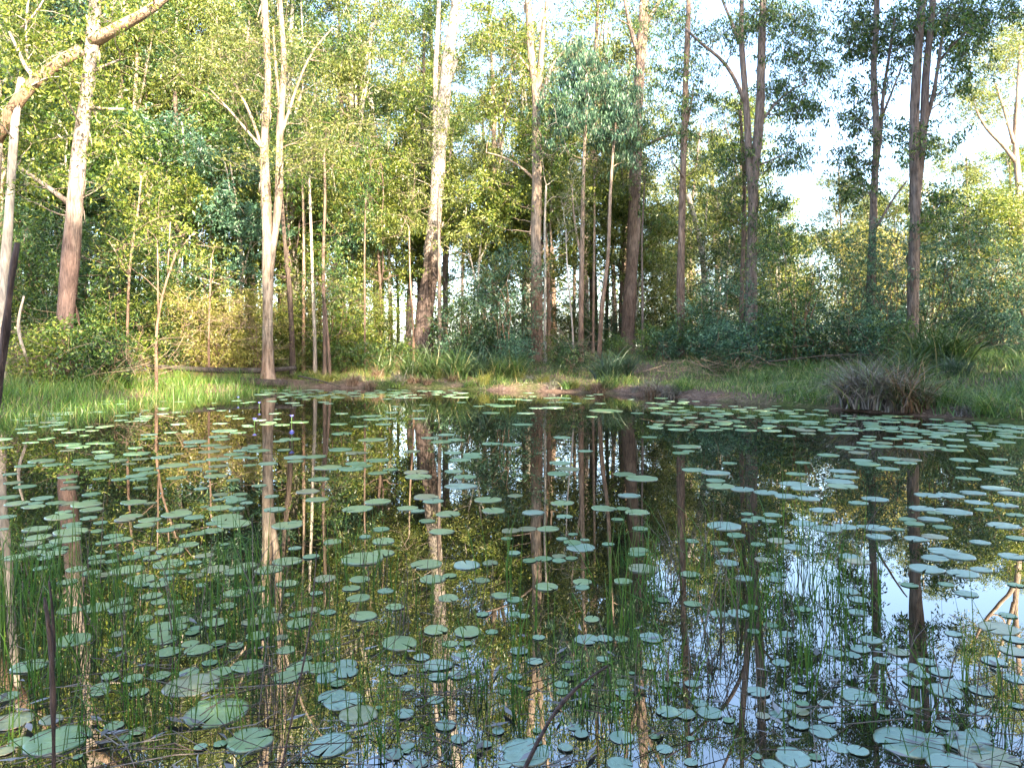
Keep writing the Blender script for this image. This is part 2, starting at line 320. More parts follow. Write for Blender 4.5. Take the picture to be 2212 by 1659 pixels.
# ------------------------------------------------------------------ trees
def smooth_path(pts, step=0.35):
    pts = np.asarray(pts, float)
    if len(pts) < 3:
        k = max(2, int(np.linalg.norm(pts[-1] - pts[0]) / step)); t = np.linspace(0, 1, k)[:, None]; return pts[0] * (1 - t) + pts[-1] * t
    seg = np.concatenate([[0], np.cumsum(np.linalg.norm(np.diff(pts, axis=0), axis=1))])
    s = np.linspace(0, seg[-1], max(4, int(seg[-1] / step)))
    out = np.stack([np.interp(s, seg, pts[:, j]) for j in range(3)], 1)
    for _ in range(3): out[1:-1] = out[:-2] * 0.25 + out[1:-1] * 0.5 + out[2:] * 0.25
    return out
def grow_branches(mb, skel, skr, cent, up=0.12, rmul=1.0, bare=1.0):
    """twigs from the skeleton to every leaf cluster; each one may hang on an earlier branch"""
    nodes = [skel]; rad = [skr]
    S, R = skel, skr
    dd = [np.min(np.linalg.norm(S - c, axis=1)) for c in cent]
    for ci in np.argsort(dd):
        c = cent[ci]
        dv = c - S; dist = np.linalg.norm(dv, axis=1); hd = np.hypot(dv[:, 0], dv[:, 1])
        cost = dist + np.where(dv[:, 2] < 0.25 * hd, 0.9 + (0.25 * hd - dv[:, 2]) * 1.2, 0)
        j = int(np.argmin(cost)); a = S[j]; ln = dist[j]
        if ln < 0.05: continue
        mid = a + (c - a) * 0.5 + np.array([0, 0, up * ln * rng.uniform(-1.0, 1.0)]) + rng.normal(size=3) * 0.07 * ln
        t = np.linspace(0, 1, 6)[:, None]
        pts = (1 - t) ** 2 * a + 2 * t * (1 - t) * mid + t ** 2 * c
        pts[1:-1] += rng.normal(size=(4, 3)) * 0.018 * ln
        r0 = min(R[j] * 0.7, (0.009 + 0.012 * ln) * rmul); rr = np.linspace(r0, 0.005 * rmul, 6)
        mb.tube(pts, rr, 5, cap=False)
        S = np.concatenate([S, pts[2:]]); R = np.concatenate([R, rr[2:]])
    return S
def make_tree(name, label, cat, group, Y, stems, blobs, bark, leafm, leaf=(0.12, 0.03), crad=0.34, nleaf=130, droop=0.6, yspread=1.3, flare=1.5, bare=None, wob=0.1, sides=14):
    """stems: list of ([(u, v[, dY]) ...], [px radius at start, end]); blobs: (u, v, ru, rv, n)"""
    crad *= 0.9 + 0.012 * Y; leaf = (leaf[0] * (0.8 + 0.016 * Y), leaf[1] * (0.8 + 0.018 * Y)); nleaf = int(nleaf * 1.1)
    path0 = stems[0][0]; b = P(path0[0][0], path0[0][1], Y)
    gzb = float(gz(b[0], b[1])); base = np.array([b[0], b[1], gzb])
    root = thing(name, label, cat, tuple(base), group=group)
    mbT = MB(); skel = []; skr = []
    for si, (path, (r0, r1), *alt) in enumerate(stems):
        pts = np.array([P(q[0], q[1], Y + (q[2] if len(q) > 2 else 0)) for q in path])
        if si == 0: pts = np.concatenate([[[pts[0][0], pts[0][1], gzb - 0.25]], pts]) if pts[0][2] > gzb - 0.2 else pts
        sp = smooth_path(pts)
        t = np.linspace(0, 1, len(sp))
        rr = (r0 * (1 - t) + r1 * t) * Y / F
        rr = rr * (1 + 0.05 * np.sin(sp[:, 2] * 2.3 + si))
        if si == 0: rr *= 1 + (flare - 1) * np.exp(-np.maximum(sp[:, 2] - gzb, 0) / 0.22)
        if alt:
            mbL = MB(); mbL.tube(sp, rr, 12, cap=True, wob=wob * 2, seed=si); link('limb', mbL.mesh('limb', M[alt[0]], True, base), root)
        else: mbT.tube(sp, rr, sides if r0 > 7 else 8, cap=True, wob=wob, seed=si + Y)
        skel.append(sp); skr.append(rr)
    if stems[0][1][0] >= 12:                                   # strips of loose bark on the trunk
        sp, rr = skel[0], skr[0]; ns = 60; ix = rng.integers(2, len(sp) - 1, ns); a = rng.uniform(0, 6.28, ns)
        pp = sp[ix] + np.stack([np.cos(a), np.sin(a), 0 * a], 1) * (rr[ix] * 0.97)[:, None]
        mbT.add(*leaf_quads(pp, 0.5, 0.06, 2.2))
    link('trunk', mbT.mesh('trunk', bark, True, base), root)
    if blobs:
        cs = []
        for (u, v, ru, rv, n) in blobs:
            a = rng.uniform(0, 2 * np.pi, n); q = np.sqrt(rng.uniform(0, 1, n))
            ys = Y + (0.45 + rng.normal(size=n) * 0.7) * yspread * (0.6 + 0.02 * Y)
            cs += [P(u + ru * q[i] * math.cos(a[i]), v + rv * q[i] * math.sin(a[i]), ys[i]) for i in range(n)]
        cs = np.array(cs)
        cs = cs[cs[:, 2] > gz(cs[:, 0], cs[:, 1]) + 0.2]
        S = np.concatenate(skel); R = np.concatenate(skr)
        lo = S[:, 2] > min(cs[:, 2].min() - 0.5, S[:, 2].max() - 0.6)
        mbB = MB(); grow_branches(mbB, S[lo], R[lo], cs)
        lp, sub = cluster_points(cs, crad, nleaf)
        pick = rng.choice(len(sub), len(sub) // 2, replace=False)
        own = np.repeat(cs, 7, axis=0)
        for i in pick:
            mbB.tube([own[i], (own[i] + sub[i]) / 2 + rng.normal(size=3) * 0.03, sub[i]], [0.006, 0.005, 0.003], 3, cap=False)
        link('branches', mbB.mesh('branches', bark, True, base), root)
        V, Q = leaf_quads(lp, *leaf, droop)
        link('crown', mesh_np('crown', V - base, [Q], leafm), root)
    return root

# the gums and paperbarks one can tell apart round the pond
make_tree('gum_tree', 'thick leaning gum with brown lower bark and pale top beside the left grassy bank', 'tree', 'trees round the pond', 17.8,
    [([(128, 820), (138, 720), (148, 620), (160, 450), (172, 330), (188, 190), (203, 60), (212, -60), (225, -250)], (19, 10)),
     ([(198, 92), (225, 72), (262, 54), (305, 36), (335, 22), (358, -2), (392, -40)], (15, 8), 'bark_limb'),
     ([(196, 158), (222, 142), (258, 130)], (4, 2)), ([(190, 232), (230, 240), (268, 236)], (4, 2)),
     ([(150, 440), (110, 405), (70, 380), (38, 360)], (6, 3))],
    [(60, 55, 90, 70, 20), (255, 15, 80, 40, 8), (105, 255, 110, 90, 20), (240, 330, 45, 90, 11), (230, -110, 170, 80, 18), (120, 150, 90, 60, 10), (250, 190, 40, 70, 6), (60, 420, 60, 70, 8)],
    M['bark_white'], M['leaf_bright'], (0.125, 0.036), 0.36, 130, 0.35)
make_tree('gum_tree', 'grey stemmed gum at the left edge with a heavy pale limb', 'tree', 'trees round the pond', 17.0,
    [([(2, 620), (14, 560), (20, 440), (28, 330), (36, 215), (48, 170)], (10, 8)),
     ([(-14, 310), (14, 250), (52, 192), (104, 152), (150, 118), (176, 108)], (15, 10), 'bark_limb'),
     ([(-25, 640), (-20, 420), (-14, 300)], (15, 17)),
     ([(66, 178), (100, 182), (80, 150), (30, 158), (60, 130), (45, 100), (20, 70)], (5, 2.5)),
     ([(60, 130), (48, 60), (55, 10), (70, -40)], (3, 1.5)), ([(48, 60), (80, 40), (100, -10)], (2.5, 1.5))],
    [(40, 130, 60, 90, 8), (30, 20, 60, 60, 8), (10, 260, 40, 60, 5), (100, 120, 60, 40, 5), (130, 160, 40, 40, 4), (60, -80, 80, 60, 8)], M['bark_pale'], M['leaf_bright'], (0.12, 0.034), 0.33, 110, 0.35)
make_tree('paperbark_tree', 'pale flaky paperbark forking into two stems at the muddy shore', 'tree', 'trees round the pond', 21.6,
    [([(580, 832), (580, 770), (577, 700), (578, 600), (580, 520), (574, 440), (571, 370), (572, 280), (580, 190), (575, 90), (570, -40), (560, -200)], (13, 4.5)),
     ([(581, 610), (590, 530), (599, 460), (603, 410), (604, 330), (606, 240), (616, 130), (606, 30), (600, -120)], (9, 4.5)),
     ([(572, 350), (556, 280), (535, 230), (500, 170)], (4, 2)), ([(605, 300), (640, 190), (670, 110), (720, 60)], (4, 1.5)),
     ([(575, 330), (545, 300), (500, 240), (450, 190)], (3, 1.5)), ([(606, 250), (596, 150), (590, 60)], (4, 2))],
    [(470, 140, 110, 80, 26), (640, 130, 80, 80, 16), (545, 240, 70, 60, 9), (590, 350, 90, 26, 12), (700, 270, 60, 60, 8), (560, -70, 170, 60, 14), (560, 90, 70, 80, 12)],
    M['bark_paper'], M['leaf_olive'], (0.095, 0.022), 0.33, 150, 0.25, wob=0.2, flare=1.7)
leaning = make_tree('gum_tree', 'tall leaning white gum with a hollow scar low on its trunk', 'tree', 'trees round the pond', 31.0,
    [([(902, 790), (910, 730), (922, 640), (934, 540), (941, 440), (950, 320), (959, 210), (970, 110), (982, 30), (996, -80)], (19, 10)),
     ([(938, 430), (937, 360), (941, 260), (940, 160), (945, 80), (950, -40)], (7, 4)),
     ([(965, 190), (980, 165), (986, 130)], (6, 4)), ([(942, 520), (952, 500), (958, 480)], (2.5, 1.5))],
    [(830, 60, 90, 55, 17), (895, 190, 45, 90, 17), (890, 350, 40, 100, 17), (985, 420, 40, 90, 11), (900, 250, 30, 60, 7), (950, -80, 150, 60, 17), (1000, 100, 40, 60, 6), (800, 140, 50, 40, 6)],
    M['bark_leaning'], M['leaf_bright'], (0.12, 0.032), 0.34, 130, 0.5)
mb = MB(); pts = np.array([P(924 + 2 * math.sin(q * 3), 662 - q * 132, 31.0) for q in np.linspace(0, 1, 9)]) - np.array([-0.08, 0.315, 0]); pts[:, 1] += np.linspace(0, 0.05, 9)
mb.tube(pts, 0.10 * np.sin(np.linspace(0.25, 3.0, 9)) ** 0.7, 8, wob=0.25)
link('hollow_scar', mb.mesh('hollow_scar', M['bark_dark'], True, leaning.location), leaning)
make_tree('gum_tree', 'tall straight gum with reddish ribbed bark and three pale upper forks', 'tree', 'trees round the pond', 26.5,
    [([(1161, 790), (1160, 700), (1158, 560), (1159, 420), (1160, 300), (1158, 210), (1146, 110), (1140, -20), (1130, -120)], (14, 6)),
     ([(1158, 240), (1168, 150), (1172, 60), (1190, -40)], (7, 4)), ([(1161, 250), (1180, 180), (1192, 130), (1230, 100)], (5, 2)),
     ([(1156, 390), (1130, 360), (1090, 335), (1050, 330)], (3, 1.5)), ([(1150, 160), (1130, 130), (1110, 110)], (4, 2))],
    [(1085, 60, 75, 55, 22), (1225, 60, 60, 60, 13), (1100, 265, 45, 45, 10), (1080, 165, 55, 35, 8), (1150, -80, 130, 60, 17), (1190, 330, 30, 60, 5), (1090, 430, 50, 90, 11), (1030, 40, 40, 40, 6)],
    M['bark_red'], M['leaf_bright'], (0.12, 0.034), 0.34, 130, 0.5)
make_tree('gum_tree', 'young gum with a drooping blue green crown on twin brown stems', 'tree', 'trees round the pond', 24.6,
    [([(1254, 790), (1256, 640), (1258, 480), (1262, 330), (1268, 200), (1264, 115)], (6.5, 2.5)),
     ([(1294, 775), (1300, 660), (1314, 560), (1318, 420), (1324, 330), (1336, 200)], (5.5, 2)),
     ([(1256, 560), (1240, 480), (1235, 400)], (3, 1.5))],
    [(1266, 150, 45, 45, 15), (1240, 215, 60, 55, 17), (1340, 235, 50, 60, 19), (1290, 260, 60, 40, 9), (1370, 330, 20, 60, 4), (1215, 280, 30, 40, 4)],
    M['bark_red'], M['leaf_blue'], (0.15, 0.028), 0.30, 210, 1.0, yspread=0.9)
make_tree('gum_tree', 'stout brown gum with fibrous bark behind the drooping tussock', 'tree', 'trees round the pond', 29.5,
    [([(1352, 770), (1357, 690), (1364, 600), (1370, 480), (1372, 380), (1376, 260), (1382, 150), (1390, 40), (1396, -100)], (15, 9)),
     ([(1372, 330), (1400, 310), (1440, 290), (1480, 285)], (4, 2)), ([(1380, 120), (1355, 40), (1345, -30)], (6, 3)), ([(1388, 60), (1420, 20), (1440, -40)], (5, 3))],
    [(1430, 60, 60, 60, 14), (1405, 500, 50, 50, 9), (1310, 10, 50, 40, 8), (1440, 300, 50, 30, 8), (1390, -90, 120, 60, 15), (1410, 200, 30, 60, 6)],
    M['bark_brown'], M['leaf_gum'], (0.12, 0.03), 0.33, 110, 0.6)
make_tree('gum_tree', 'slim dark barked gum standing on the bank with a leafy top', 'tree', 'trees round the pond', 24.4,
    [([(1469, 795), (1470, 690), (1471, 560), (1474, 420), (1478, 300), (1481, 180), (1486, 60), (1490, -90)], (9, 5)),
     ([(1478, 300), (1492, 240), (1500, 180)], (3, 1.5))],
    [(1478, 120, 50, 70, 18), (1490, 230, 50, 50, 14), (1500, 350, 35, 50, 6), (1440, 30, 50, 40, 8), (1490, -70, 80, 60, 14), (1470, 300, 30, 30, 4)],
    M['bark_brown'], M['leaf_gum'], (0.12, 0.03), 0.33, 110, 0.6)
make_tree('gum_tree', 'forked grey gum with a crooked left limb beyond the mown right bank', 'tree', 'trees round the pond', 24.3,
    [([(1623, 790), (1622, 690), (1624, 560), (1626, 450), (1628, 390), (1638, 300), (1643, 200), (1646, 90), (1648, -20), (1655, -120)], (13, 6.5)),
     ([(1626, 430), (1618, 360), (1614, 260), (1608, 170), (1600, 80), (1604, -40)], (9, 4)),
     ([(1612, 230), (1596, 190), (1574, 140), (1540, 110), (1500, 90), (1480, 60)], (5, 2.5)), ([(1602, 100), (1580, 50), (1560, 0)], (4, 2.5)),
     ([(1640, 270), (1690, 200), (1740, 180)], (3, 1.5)), ([(1630, 360), (1670, 350), (1700, 330)], (2.5, 1.5))],
    [(1695, 330, 45, 35, 17), (1735, 235, 45, 25, 17), (1770, 150, 45, 30, 13), (1690, 200, 45, 30, 14), (1560, 70, 55, 30, 17), (1670, 30, 80, 35, 25), (1590, 350, 35, 50, 13), (1560, 440, 30, 30, 6), (1700, 120, 60, 25, 13), (1620, -80, 130, 50, 25), (1660, 490, 45, 35, 11), (1680, 420, 30, 20, 6), (1745, 60, 50, 40, 13)],
    M['bark_grey'], M['leaf_gum'], (0.12, 0.032), 0.29, 120, 0.6)
make_tree('gum_tree', 'slender companion stem close to the left of the forked grey gum', 'tree', 'trees round the pond', 25.5,
    [([(1600, 760), (1602, 640), (1606, 520), (1609, 400), (1604, 300), (1598, 240)], (6, 3))], [(1585, 300, 30, 40, 4), (1600, 230, 35, 35, 4)], M['bark_brown'], M['leaf_gum'], (0.12, 0.03), 0.3, 100, 0.6)
make_tree('dead_tree', 'bare white crooked trunk in the bright gap', 'tree', 'trees round the pond', 36.0,
    [([(1526, 720), (1523, 640), (1519, 560), (1508, 500), (1494, 450), (1486, 420)], (8, 5)), ([(1520, 570), (1524, 480), (1528, 420)], (3, 1.5)), ([(1490, 430), (1510, 410)], (3, 1))], [], M['bark_pale'], M['leaf_gum'])
make_tree('gum_tree', 'slim twin topped gum growing out of the right hand shrubs', 'tree', 'trees round the pond', 21.5,
    [([(1880, 780), (1880, 660), (1883, 540), (1888, 430), (1892, 330), (1893, 240), (1885, 160), (1892, 80), (1896, -80)], (9, 5)),
     ([(1890, 390), (1902, 300), (1906, 210), (1920, 130), (1932, 40)], (5, 2.5)), ([(1888, 500), (1920, 450), (1938, 400), (1960, 390)], (3, 1.5)), ([(1903, 260), (1930, 190), (1950, 140)], (3, 1.5))],
    [(1880, 80, 55, 50, 22), (1850, 30, 30, 40, 7), (1852, 250, 32, 35, 9), (1845, 330, 30, 40, 9), (1850, 410, 35, 25, 7), (1830, 420, 20, 20, 4), (1930, 300, 25, 25, 4), (1930, 120, 30, 60, 9), (1890, -80, 90, 50, 14), (1860, 180, 25, 30, 5)],
    M['bark_grey'], M['leaf_gum'], (0.125, 0.036), 0.27, 110, 0.55)
make_tree('gum_tree', 'big grey gum dividing into two upright stems above the right shrubs', 'tree', 'trees round the pond', 20.3,
    [([(1972, 790), (1972, 690), (1974, 560), (1977, 460), (1978, 400), (1974, 300), (1976, 200), (1984, 110), (1992, 20), (1998, -90)], (13, 7)),
     ([(1980, 420), (1992, 330), (1997, 240), (2000, 150), (2012, 60), (2018, -60)], (9, 5.5)), ([(1998, 270), (2018, 210), (2030, 110), (2045, 30)], (5, 2.5)),
     ([(2030, 130), (2060, 90), (2100, 60)], (2.5, 1.5))],
    [(2040, 50, 70, 45, 23), (2110, 30, 60, 30, 14), (2075, 120, 40, 40, 11), (1955, 60, 40, 50, 13), (2033, 305, 16, 22, 5), (2030, 430, 24, 22, 7), (2060, 190, 30, 25, 5), (2010, -80, 120, 50, 18), (2160, 20, 40, 20, 7), (1960, 300, 20, 40, 5), (2000, 480, 25, 30, 5)],
    M['bark_grey'], M['leaf_gum'], (0.125, 0.036), 0.27, 110, 0.55)
make_tree('gum_tree', 'sunlit feathery gum with spreading limbs by the open sky at right', 'tree', 'trees round the pond', 40.0,
    [([(2212, 700), (2208, 560), (2203, 440), (2196, 350), (2192, 300), (2200, 200), (2205, 100)], (9, 4)),
     ([(2194, 350), (2165, 310), (2140, 290), (2122, 268), (2110, 240)], (5, 2.5)), ([(2190, 310), (2170, 240), (2150, 180)], (4, 2)), ([(2130, 280), (2160, 300), (2175, 260)], (2, 1.5))],
    [(2110, 205, 40, 20, 17), (2150, 130, 45, 50, 24), (2200, 110, 40, 60, 20), (2110, 250, 30, 25, 12), (2190, 230, 30, 30, 8), (2170, 60, 40, 30, 8), (2140, 420, 25, 20, 5), (2200, 470, 40, 50, 10)],
    M['bark_red'], M['leaf_olive'], (0.13, 0.03), 0.38, 150, 0.2, yspread=2)
# slim pole stems on the bank
poles = [  # u0, v0, path tops, px radius, Y, bark, label
    ([(633, 795), (630, 720), (626, 620), (616, 540), (610, 450), (606, 380)], 6.5, 19.6, 'bark_dark', 'dark leaning stem just right of the flaky paperbark'),
    ([(655, 790), (656, 700), (656, 600), (657, 480), (652, 360)], 4.5, 20.5, 'bark_red', 'thin reddish pole stem, second right of the paperbark'),
    ([(681, 800), (679, 700), (675, 600), (672, 500), (668, 380)], 4.5, 20.0, 'bark_pale', 'thin pale grey pole stem, third right of the paperbark'),
    ([(702, 798), (702, 720), (699, 640), (698, 540), (703, 430), (700, 330)], 4.5, 19.2, 'bark_brown', 'thin brown pole stem rising beside the fallen sticks'),
    ([(713, 798), (707, 700), (700, 630)], 3.2, 19.0, 'bark_brown', 'short thin stem crossing the brown pole stem'),
    ([(951, 760), (949, 660), (949, 560), (947, 470), (950, 380)], 5.0, 21.5, 'bark_grey', 'thin grey stem behind the leaning white gum'),
    ([(788, 790), (788, 680), (787, 560), (790, 430)], 2.6, 20.5, 'bark_brown', 'very thin brown sapling stem between paperbark and leaning gum'),
    ([(894, 770), (892, 680), (885, 600), (884, 500)], 2.8, 21.5, 'bark_red', 'thin orange stem left of the leaning white gum'),
    ([(1178, 785), (1177, 690), (1178, 600), (1176, 500), (1180, 400)], 3.6, 21.0, 'bark_pale', 'thin pale stem tucked behind the reddish gum'),
    ([(1281, 760), (1282, 640), (1284, 500), (1284, 380)], 3.4, 23.0, 'bark_red', 'thin distant stem between the two stems of the young gum'),
    ([(1388, 760), (1388, 640), (1386, 520), (1392, 400)], 3.0, 22.0, 'bark_grey', 'thin grey stem right beside the stout brown gum'),
    ([(1240, 770), (1236, 690), (1226, 600), (1222, 500)], 2.2, 19.5, 'bark_pale', 'wispy pale sapling stem right of the reddish gum'),
]
for i, (pth, r, Y, bk, lab) in enumerate(poles):
    tx, ty = pth[-1]
    make_tree('slender_tree', lab, 'tree', 'slender stems on the bank', Y * 1.22, [(pth, (r, r * 0.55))], [(tx, ty - 20, 34, 60, 8), (tx + 10, ty - 110, 40, 60, 7)], M[bk], M['leaf_olive' if i % 2 else 'leaf_gum'], (0.115, 0.028), 0.33, 100, 0.5, flare=1.3)
make_tree('sapling', 'bare kinked sapling on the left grassy bank, nearer the big gum', 'tree', 'bare saplings', 18.6,
    [([(276, 815), (275, 740), (276, 660), (280, 600), (278, 560), (292, 500), (302, 440), (305, 380)], (3.6, 1.8)), ([(280, 600), (250, 540), (235, 520)], (1.6, .8)), ([(300, 450), (330, 400)], (1.4, .8))],
    [(310, 380, 36, 30, 8), (330, 440, 40, 40, 9), (290, 480, 40, 40, 7), (350, 500, 30, 40, 5), (250, 560, 40, 40, 6)], M['bark_red'], M['leaf_bright'], (0.12, 0.038), 0.26, 90, 0.2, flare=1.2)
make_tree('sapling', 'crooked forked sapling on the left bank by the yellow tufts', 'tree', 'bare saplings', 17.8,
    [([(338, 820), (338, 760), (334, 720), (336, 695), (345, 670), (352, 620), (368, 580), (384, 540)], (4, 1.8)), ([(342, 680), (341, 600), (340, 520)], (2.2, 1.2)), ([(362, 590), (366, 520), (368, 480)], (1.8, 1)), ([(384, 545), (420, 500)], (1.2, .7)), ([(350, 640), (320, 600), (300, 590)], (1.2, .7))],
    [(390, 520, 40, 40, 5), (345, 500, 30, 40, 4)], M['bark_red'], M['leaf_bright'], (0.11, 0.034), 0.24, 60, 0.2, flare=1.2)
make_tree('sapling', 'spindly sapling in front of the straw yellow thicket', 'tree', 'bare saplings', 21.5,
    [([(452, 800), (451, 770), (450, 720), (454, 640), (456, 560)], (3, 1.4))], [(456, 560, 30, 30, 5), (470, 610, 30, 30, 4)], M['bark_red'], M['leaf_olive'], (0.10, 0.028), 0.24, 70, 0.2, flare=1.2)
make_tree('gum_tree', 'dark dead looking tree with twisting side limbs in the left forest', 'tree', 'trees in the forest', 30.0,
    [([(382, 740), (380, 640), (378, 520), (380, 400), (382, 300), (378, 200)], (8, 4)),
     ([(380, 300), (350, 285), (318, 290), (312, 270), (330, 255)], (4, 1.5)), ([(380, 365), (356, 370), (345, 385), (340, 400)], (3, 1.5)), ([(382, 350), (430, 330), (470, 315)], (3, 1.2)), ([(380, 430), (430, 415), (480, 380), (505, 350)], (3, 1.2)), ([(376, 255), (400, 245), (415, 230)], (3, 1.5))],
    [(400, 180, 50, 50, 8), (440, 270, 50, 50, 6)], M['bark_dark'], M['leaf_olive'], (0.12, 0.03), 0.4, 110, 0.4)
make_tree('gum_tree', 'brown peeling trunk behind the crooked sapling', 'tree', 'trees in the forest', 28.0,
    [([(370, 740), (374, 640), (378, 580), (382, 520), (384, 440)], (9, 7))], [(400, 420, 60, 60, 8)], M['bark_red'], M['leaf_dark'], (0.13, 0.04), 0.4, 120, 0.4)
make_tree('gum_tree', 'bright white twin trunks deep in the forest left of the leaning gum', 'tree', 'trees in the forest', 44.0,
    [([(822, 720), (822, 600), (822, 480), (816, 380), (808, 300), (800, 200)], (8, 5)), ([(812, 700), (811, 600), (814, 490), (822, 400), (840, 300), (838, 200)], (5, 3)), ([(816, 380), (790, 340), (770, 290)], (3, 1.5))],
    [(800, 300, 70, 50, 10), (840, 200, 50, 70, 9), (760, 280, 40, 50, 6)], M['bark_pale'], M['leaf_olive'], (0.13, 0.035), 0.45, 120, 0.4, yspread=2)

# forest trees behind: a few grown forms, repeated as whole trees with their own trunk, branches and crown
def proto_tree(h, r, lean, ncl, crown0, spread, leaf, crad, nleaf, droop, forks=2):
    mbT = MB(); S = []; R = []
    n = 14; t = np.linspace(0, 1, n)
    ph = rng.uniform(0, 6.28)
    main = np.stack([lean * h * t ** 1.4 + 0.25 * np.sin(t * 5 + ph) * t, 0.25 * np.sin(t * 4 + ph * 2) * t, -0.3 + t * (h * 0.92 + 0.3)], 1)
    rr = r * (1 - 0.72 * t) * (1 + 0.5 * np.exp(-t * h / 0.3)); mbT.tube(main, rr, 9, wob=0.08); S.append(smooth_path(main, 0.3)); R.append(np.interp(np.linspace(0, 1, len(S[0])), t, rr))
    for f in range(forks):
        i = int(n * rng.uniform(0.35, 0.65)); a = rng.uniform(0, 6.28); l = h * (1 - t[i]) * rng.uniform(0.7, 0.95)
        tt = np.linspace(0, 1, 8); out = spread * rng.uniform(0.4, 0.8)
        pth = main[i] + np.stack([np.cos(a) * out * tt ** 0.8, np.sin(a) * out * tt ** 0.8, l * tt], 1)
        pth[1:] += rng.normal(size=(7, 3)) * 0.08
        q = np.linspace(rr[i] * 0.65, 0.02, 8); mbT.tube(pth, q, 7); sp = smooth_path(pth, 0.3); S.append(sp); R.append(np.interp(np.linspace(0, 1, len(sp)), tt, q))
    S = np.concatenate(S); R = np.concatenate(R)
    hi = S[S[:, 2] > h * crown0 * 0.95]
    # clumped crown: cluster centres gather round a handful of boughs
    nb = max(5, ncl // 7)
    bou = hi[rng.integers(0, len(hi), nb)] + rng.normal(size=(nb, 3)) * np.array([spread, spread, 0.5]) * 0.62
    cs = bou[rng.integers(0, nb, ncl)] + rng.normal(size=(ncl, 3)) * np.array([0.55, 0.55, 0.4]) * max(0.7, spread * 0.36)
    cs = cs[cs[:, 2] > h * crown0 * 0.8]
    mbB = MB(); low = S[:, 2] > h * crown0 * 0.7
    grow_branches(mbB, S[low], R[low], cs, rmul=1.2)
    lp, _ = cluster_points(cs, crad, nleaf)
    V, Q = leaf_quads(lp, *leaf, droop)
    return (mbT.mesh('trunk', M['bark_grey']), mbB.mesh('branches', M['bark_grey']), mesh_np('crown', V, [Q], M['leaf_gum']))
PT = [proto_tree(17, 0.20, 0.02, 150, 0.38, 1.7, (0.17, 0.048), 0.42, 120, 0.5), proto_tree(21, 0.24, -0.03, 180, 0.42, 2.0, (0.17, 0.048), 0.45, 120, 0.5, 3),
      proto_tree(14, 0.15, 0.03, 130, 0.3, 1.4, (0.17, 0.046), 0.40, 120, 0.4, 1), proto_tree(19, 0.2, 0.0, 150, 0.45, 1.9, (0.16, 0.048), 0.42, 110, 0.5, 3),
      proto_tree(9, 0.09, 0.02, 90, 0.2, 1.1, (0.16, 0.048), 0.36, 130, 0.3, 2), proto_tree(7, 0.07, -0.03, 80, 0.12, 1.1, (0.13, 0.042), 0.34, 140, 0.3, 2)]
def put(name, meshes, label, cat, group, loc, rz, s, mats):
    root = thing(name, label, cat, loc, rz, group, s)
    for nm, me, m in zip(('trunk', 'branches', 'crown'), meshes, mats):
        o = link(nm, me, root)
        o.material_slots[0].link = 'OBJECT'; o.material_slots[0].material = m
    return root
def where(u):
    for lim, s in ((60, 'at the left edge'), (215, 'behind the thick left gum'), (330, 'behind the kinked sapling'), (480, 'behind the straw yellow thicket'), (625, 'behind the paperbark'), (770, 'behind the pole stems'), (900, 'left of the leaning white gum'),
                   (1040, 'right of the leaning white gum'), (1130, 'left of the reddish ribbed gum'), (1230, 'behind the reddish ribbed gum'), (1340, 'behind the drooping young gum'), (1430, 'behind the stout brown gum'), (1560, 'behind the slim dark gum'), (1680, 'behind the forked grey gum'),
                   (1830, 'beneath the open sky gap'), (1930, 'behind the twin topped gum'), (2060, 'behind the two stemmed grey gum'), (9999, 'by the right edge')):
        if u < lim: return s
LK = {'leaf_gum': 'green', 'leaf_bright': 'light', 'leaf_olive': 'olive', 'leaf_blue': 'bluish', 'leaf_dark': 'dark', 'leaf_straw': 'straw coloured'}
BK = {'bark_grey': 'grey', 'bark_brown': 'brown', 'bark_pale': 'pale', 'bark_red': 'reddish', 'bark_dark': 'dark'}
KEYS = [(150, 18), (276, 18.6), (340, 18), (585, 22), (632, 24), (700, 24), (925, 31), (1160, 26.5), (1256, 24.6), (1298, 24.6), (1362, 29.5), (1471, 24.4), (1623, 24.3), (1884, 21.5), (1975, 20.3)]
def behind(u, Y, tol):
    for uk, Yk in KEYS:
        if abs(u - uk) < tol and Y < Yk + 1.5: Y = Yk + rng.uniform(2, 5)
    return Y
def forest_tree(u, Y, k, s, lm, bk, ring):
    x = (u - UH) / F * Y
    lab = f"{'tall' if k < 4 else 'low'} {LK[lm]} gum with {BK[bk]} trunk {ring} {where(u)}"
    put('forest_tree', PT[k], lab, 'tree', f"forest trees {ring} {where(u)}", (x, Y, float(gz(x, Y)) - 0.05), rng.uniform(0, 6.28), s, (M[bk], M[bk], M[lm]))
pick = lambda *a: a[int(rng.integers(0, len(a)))]
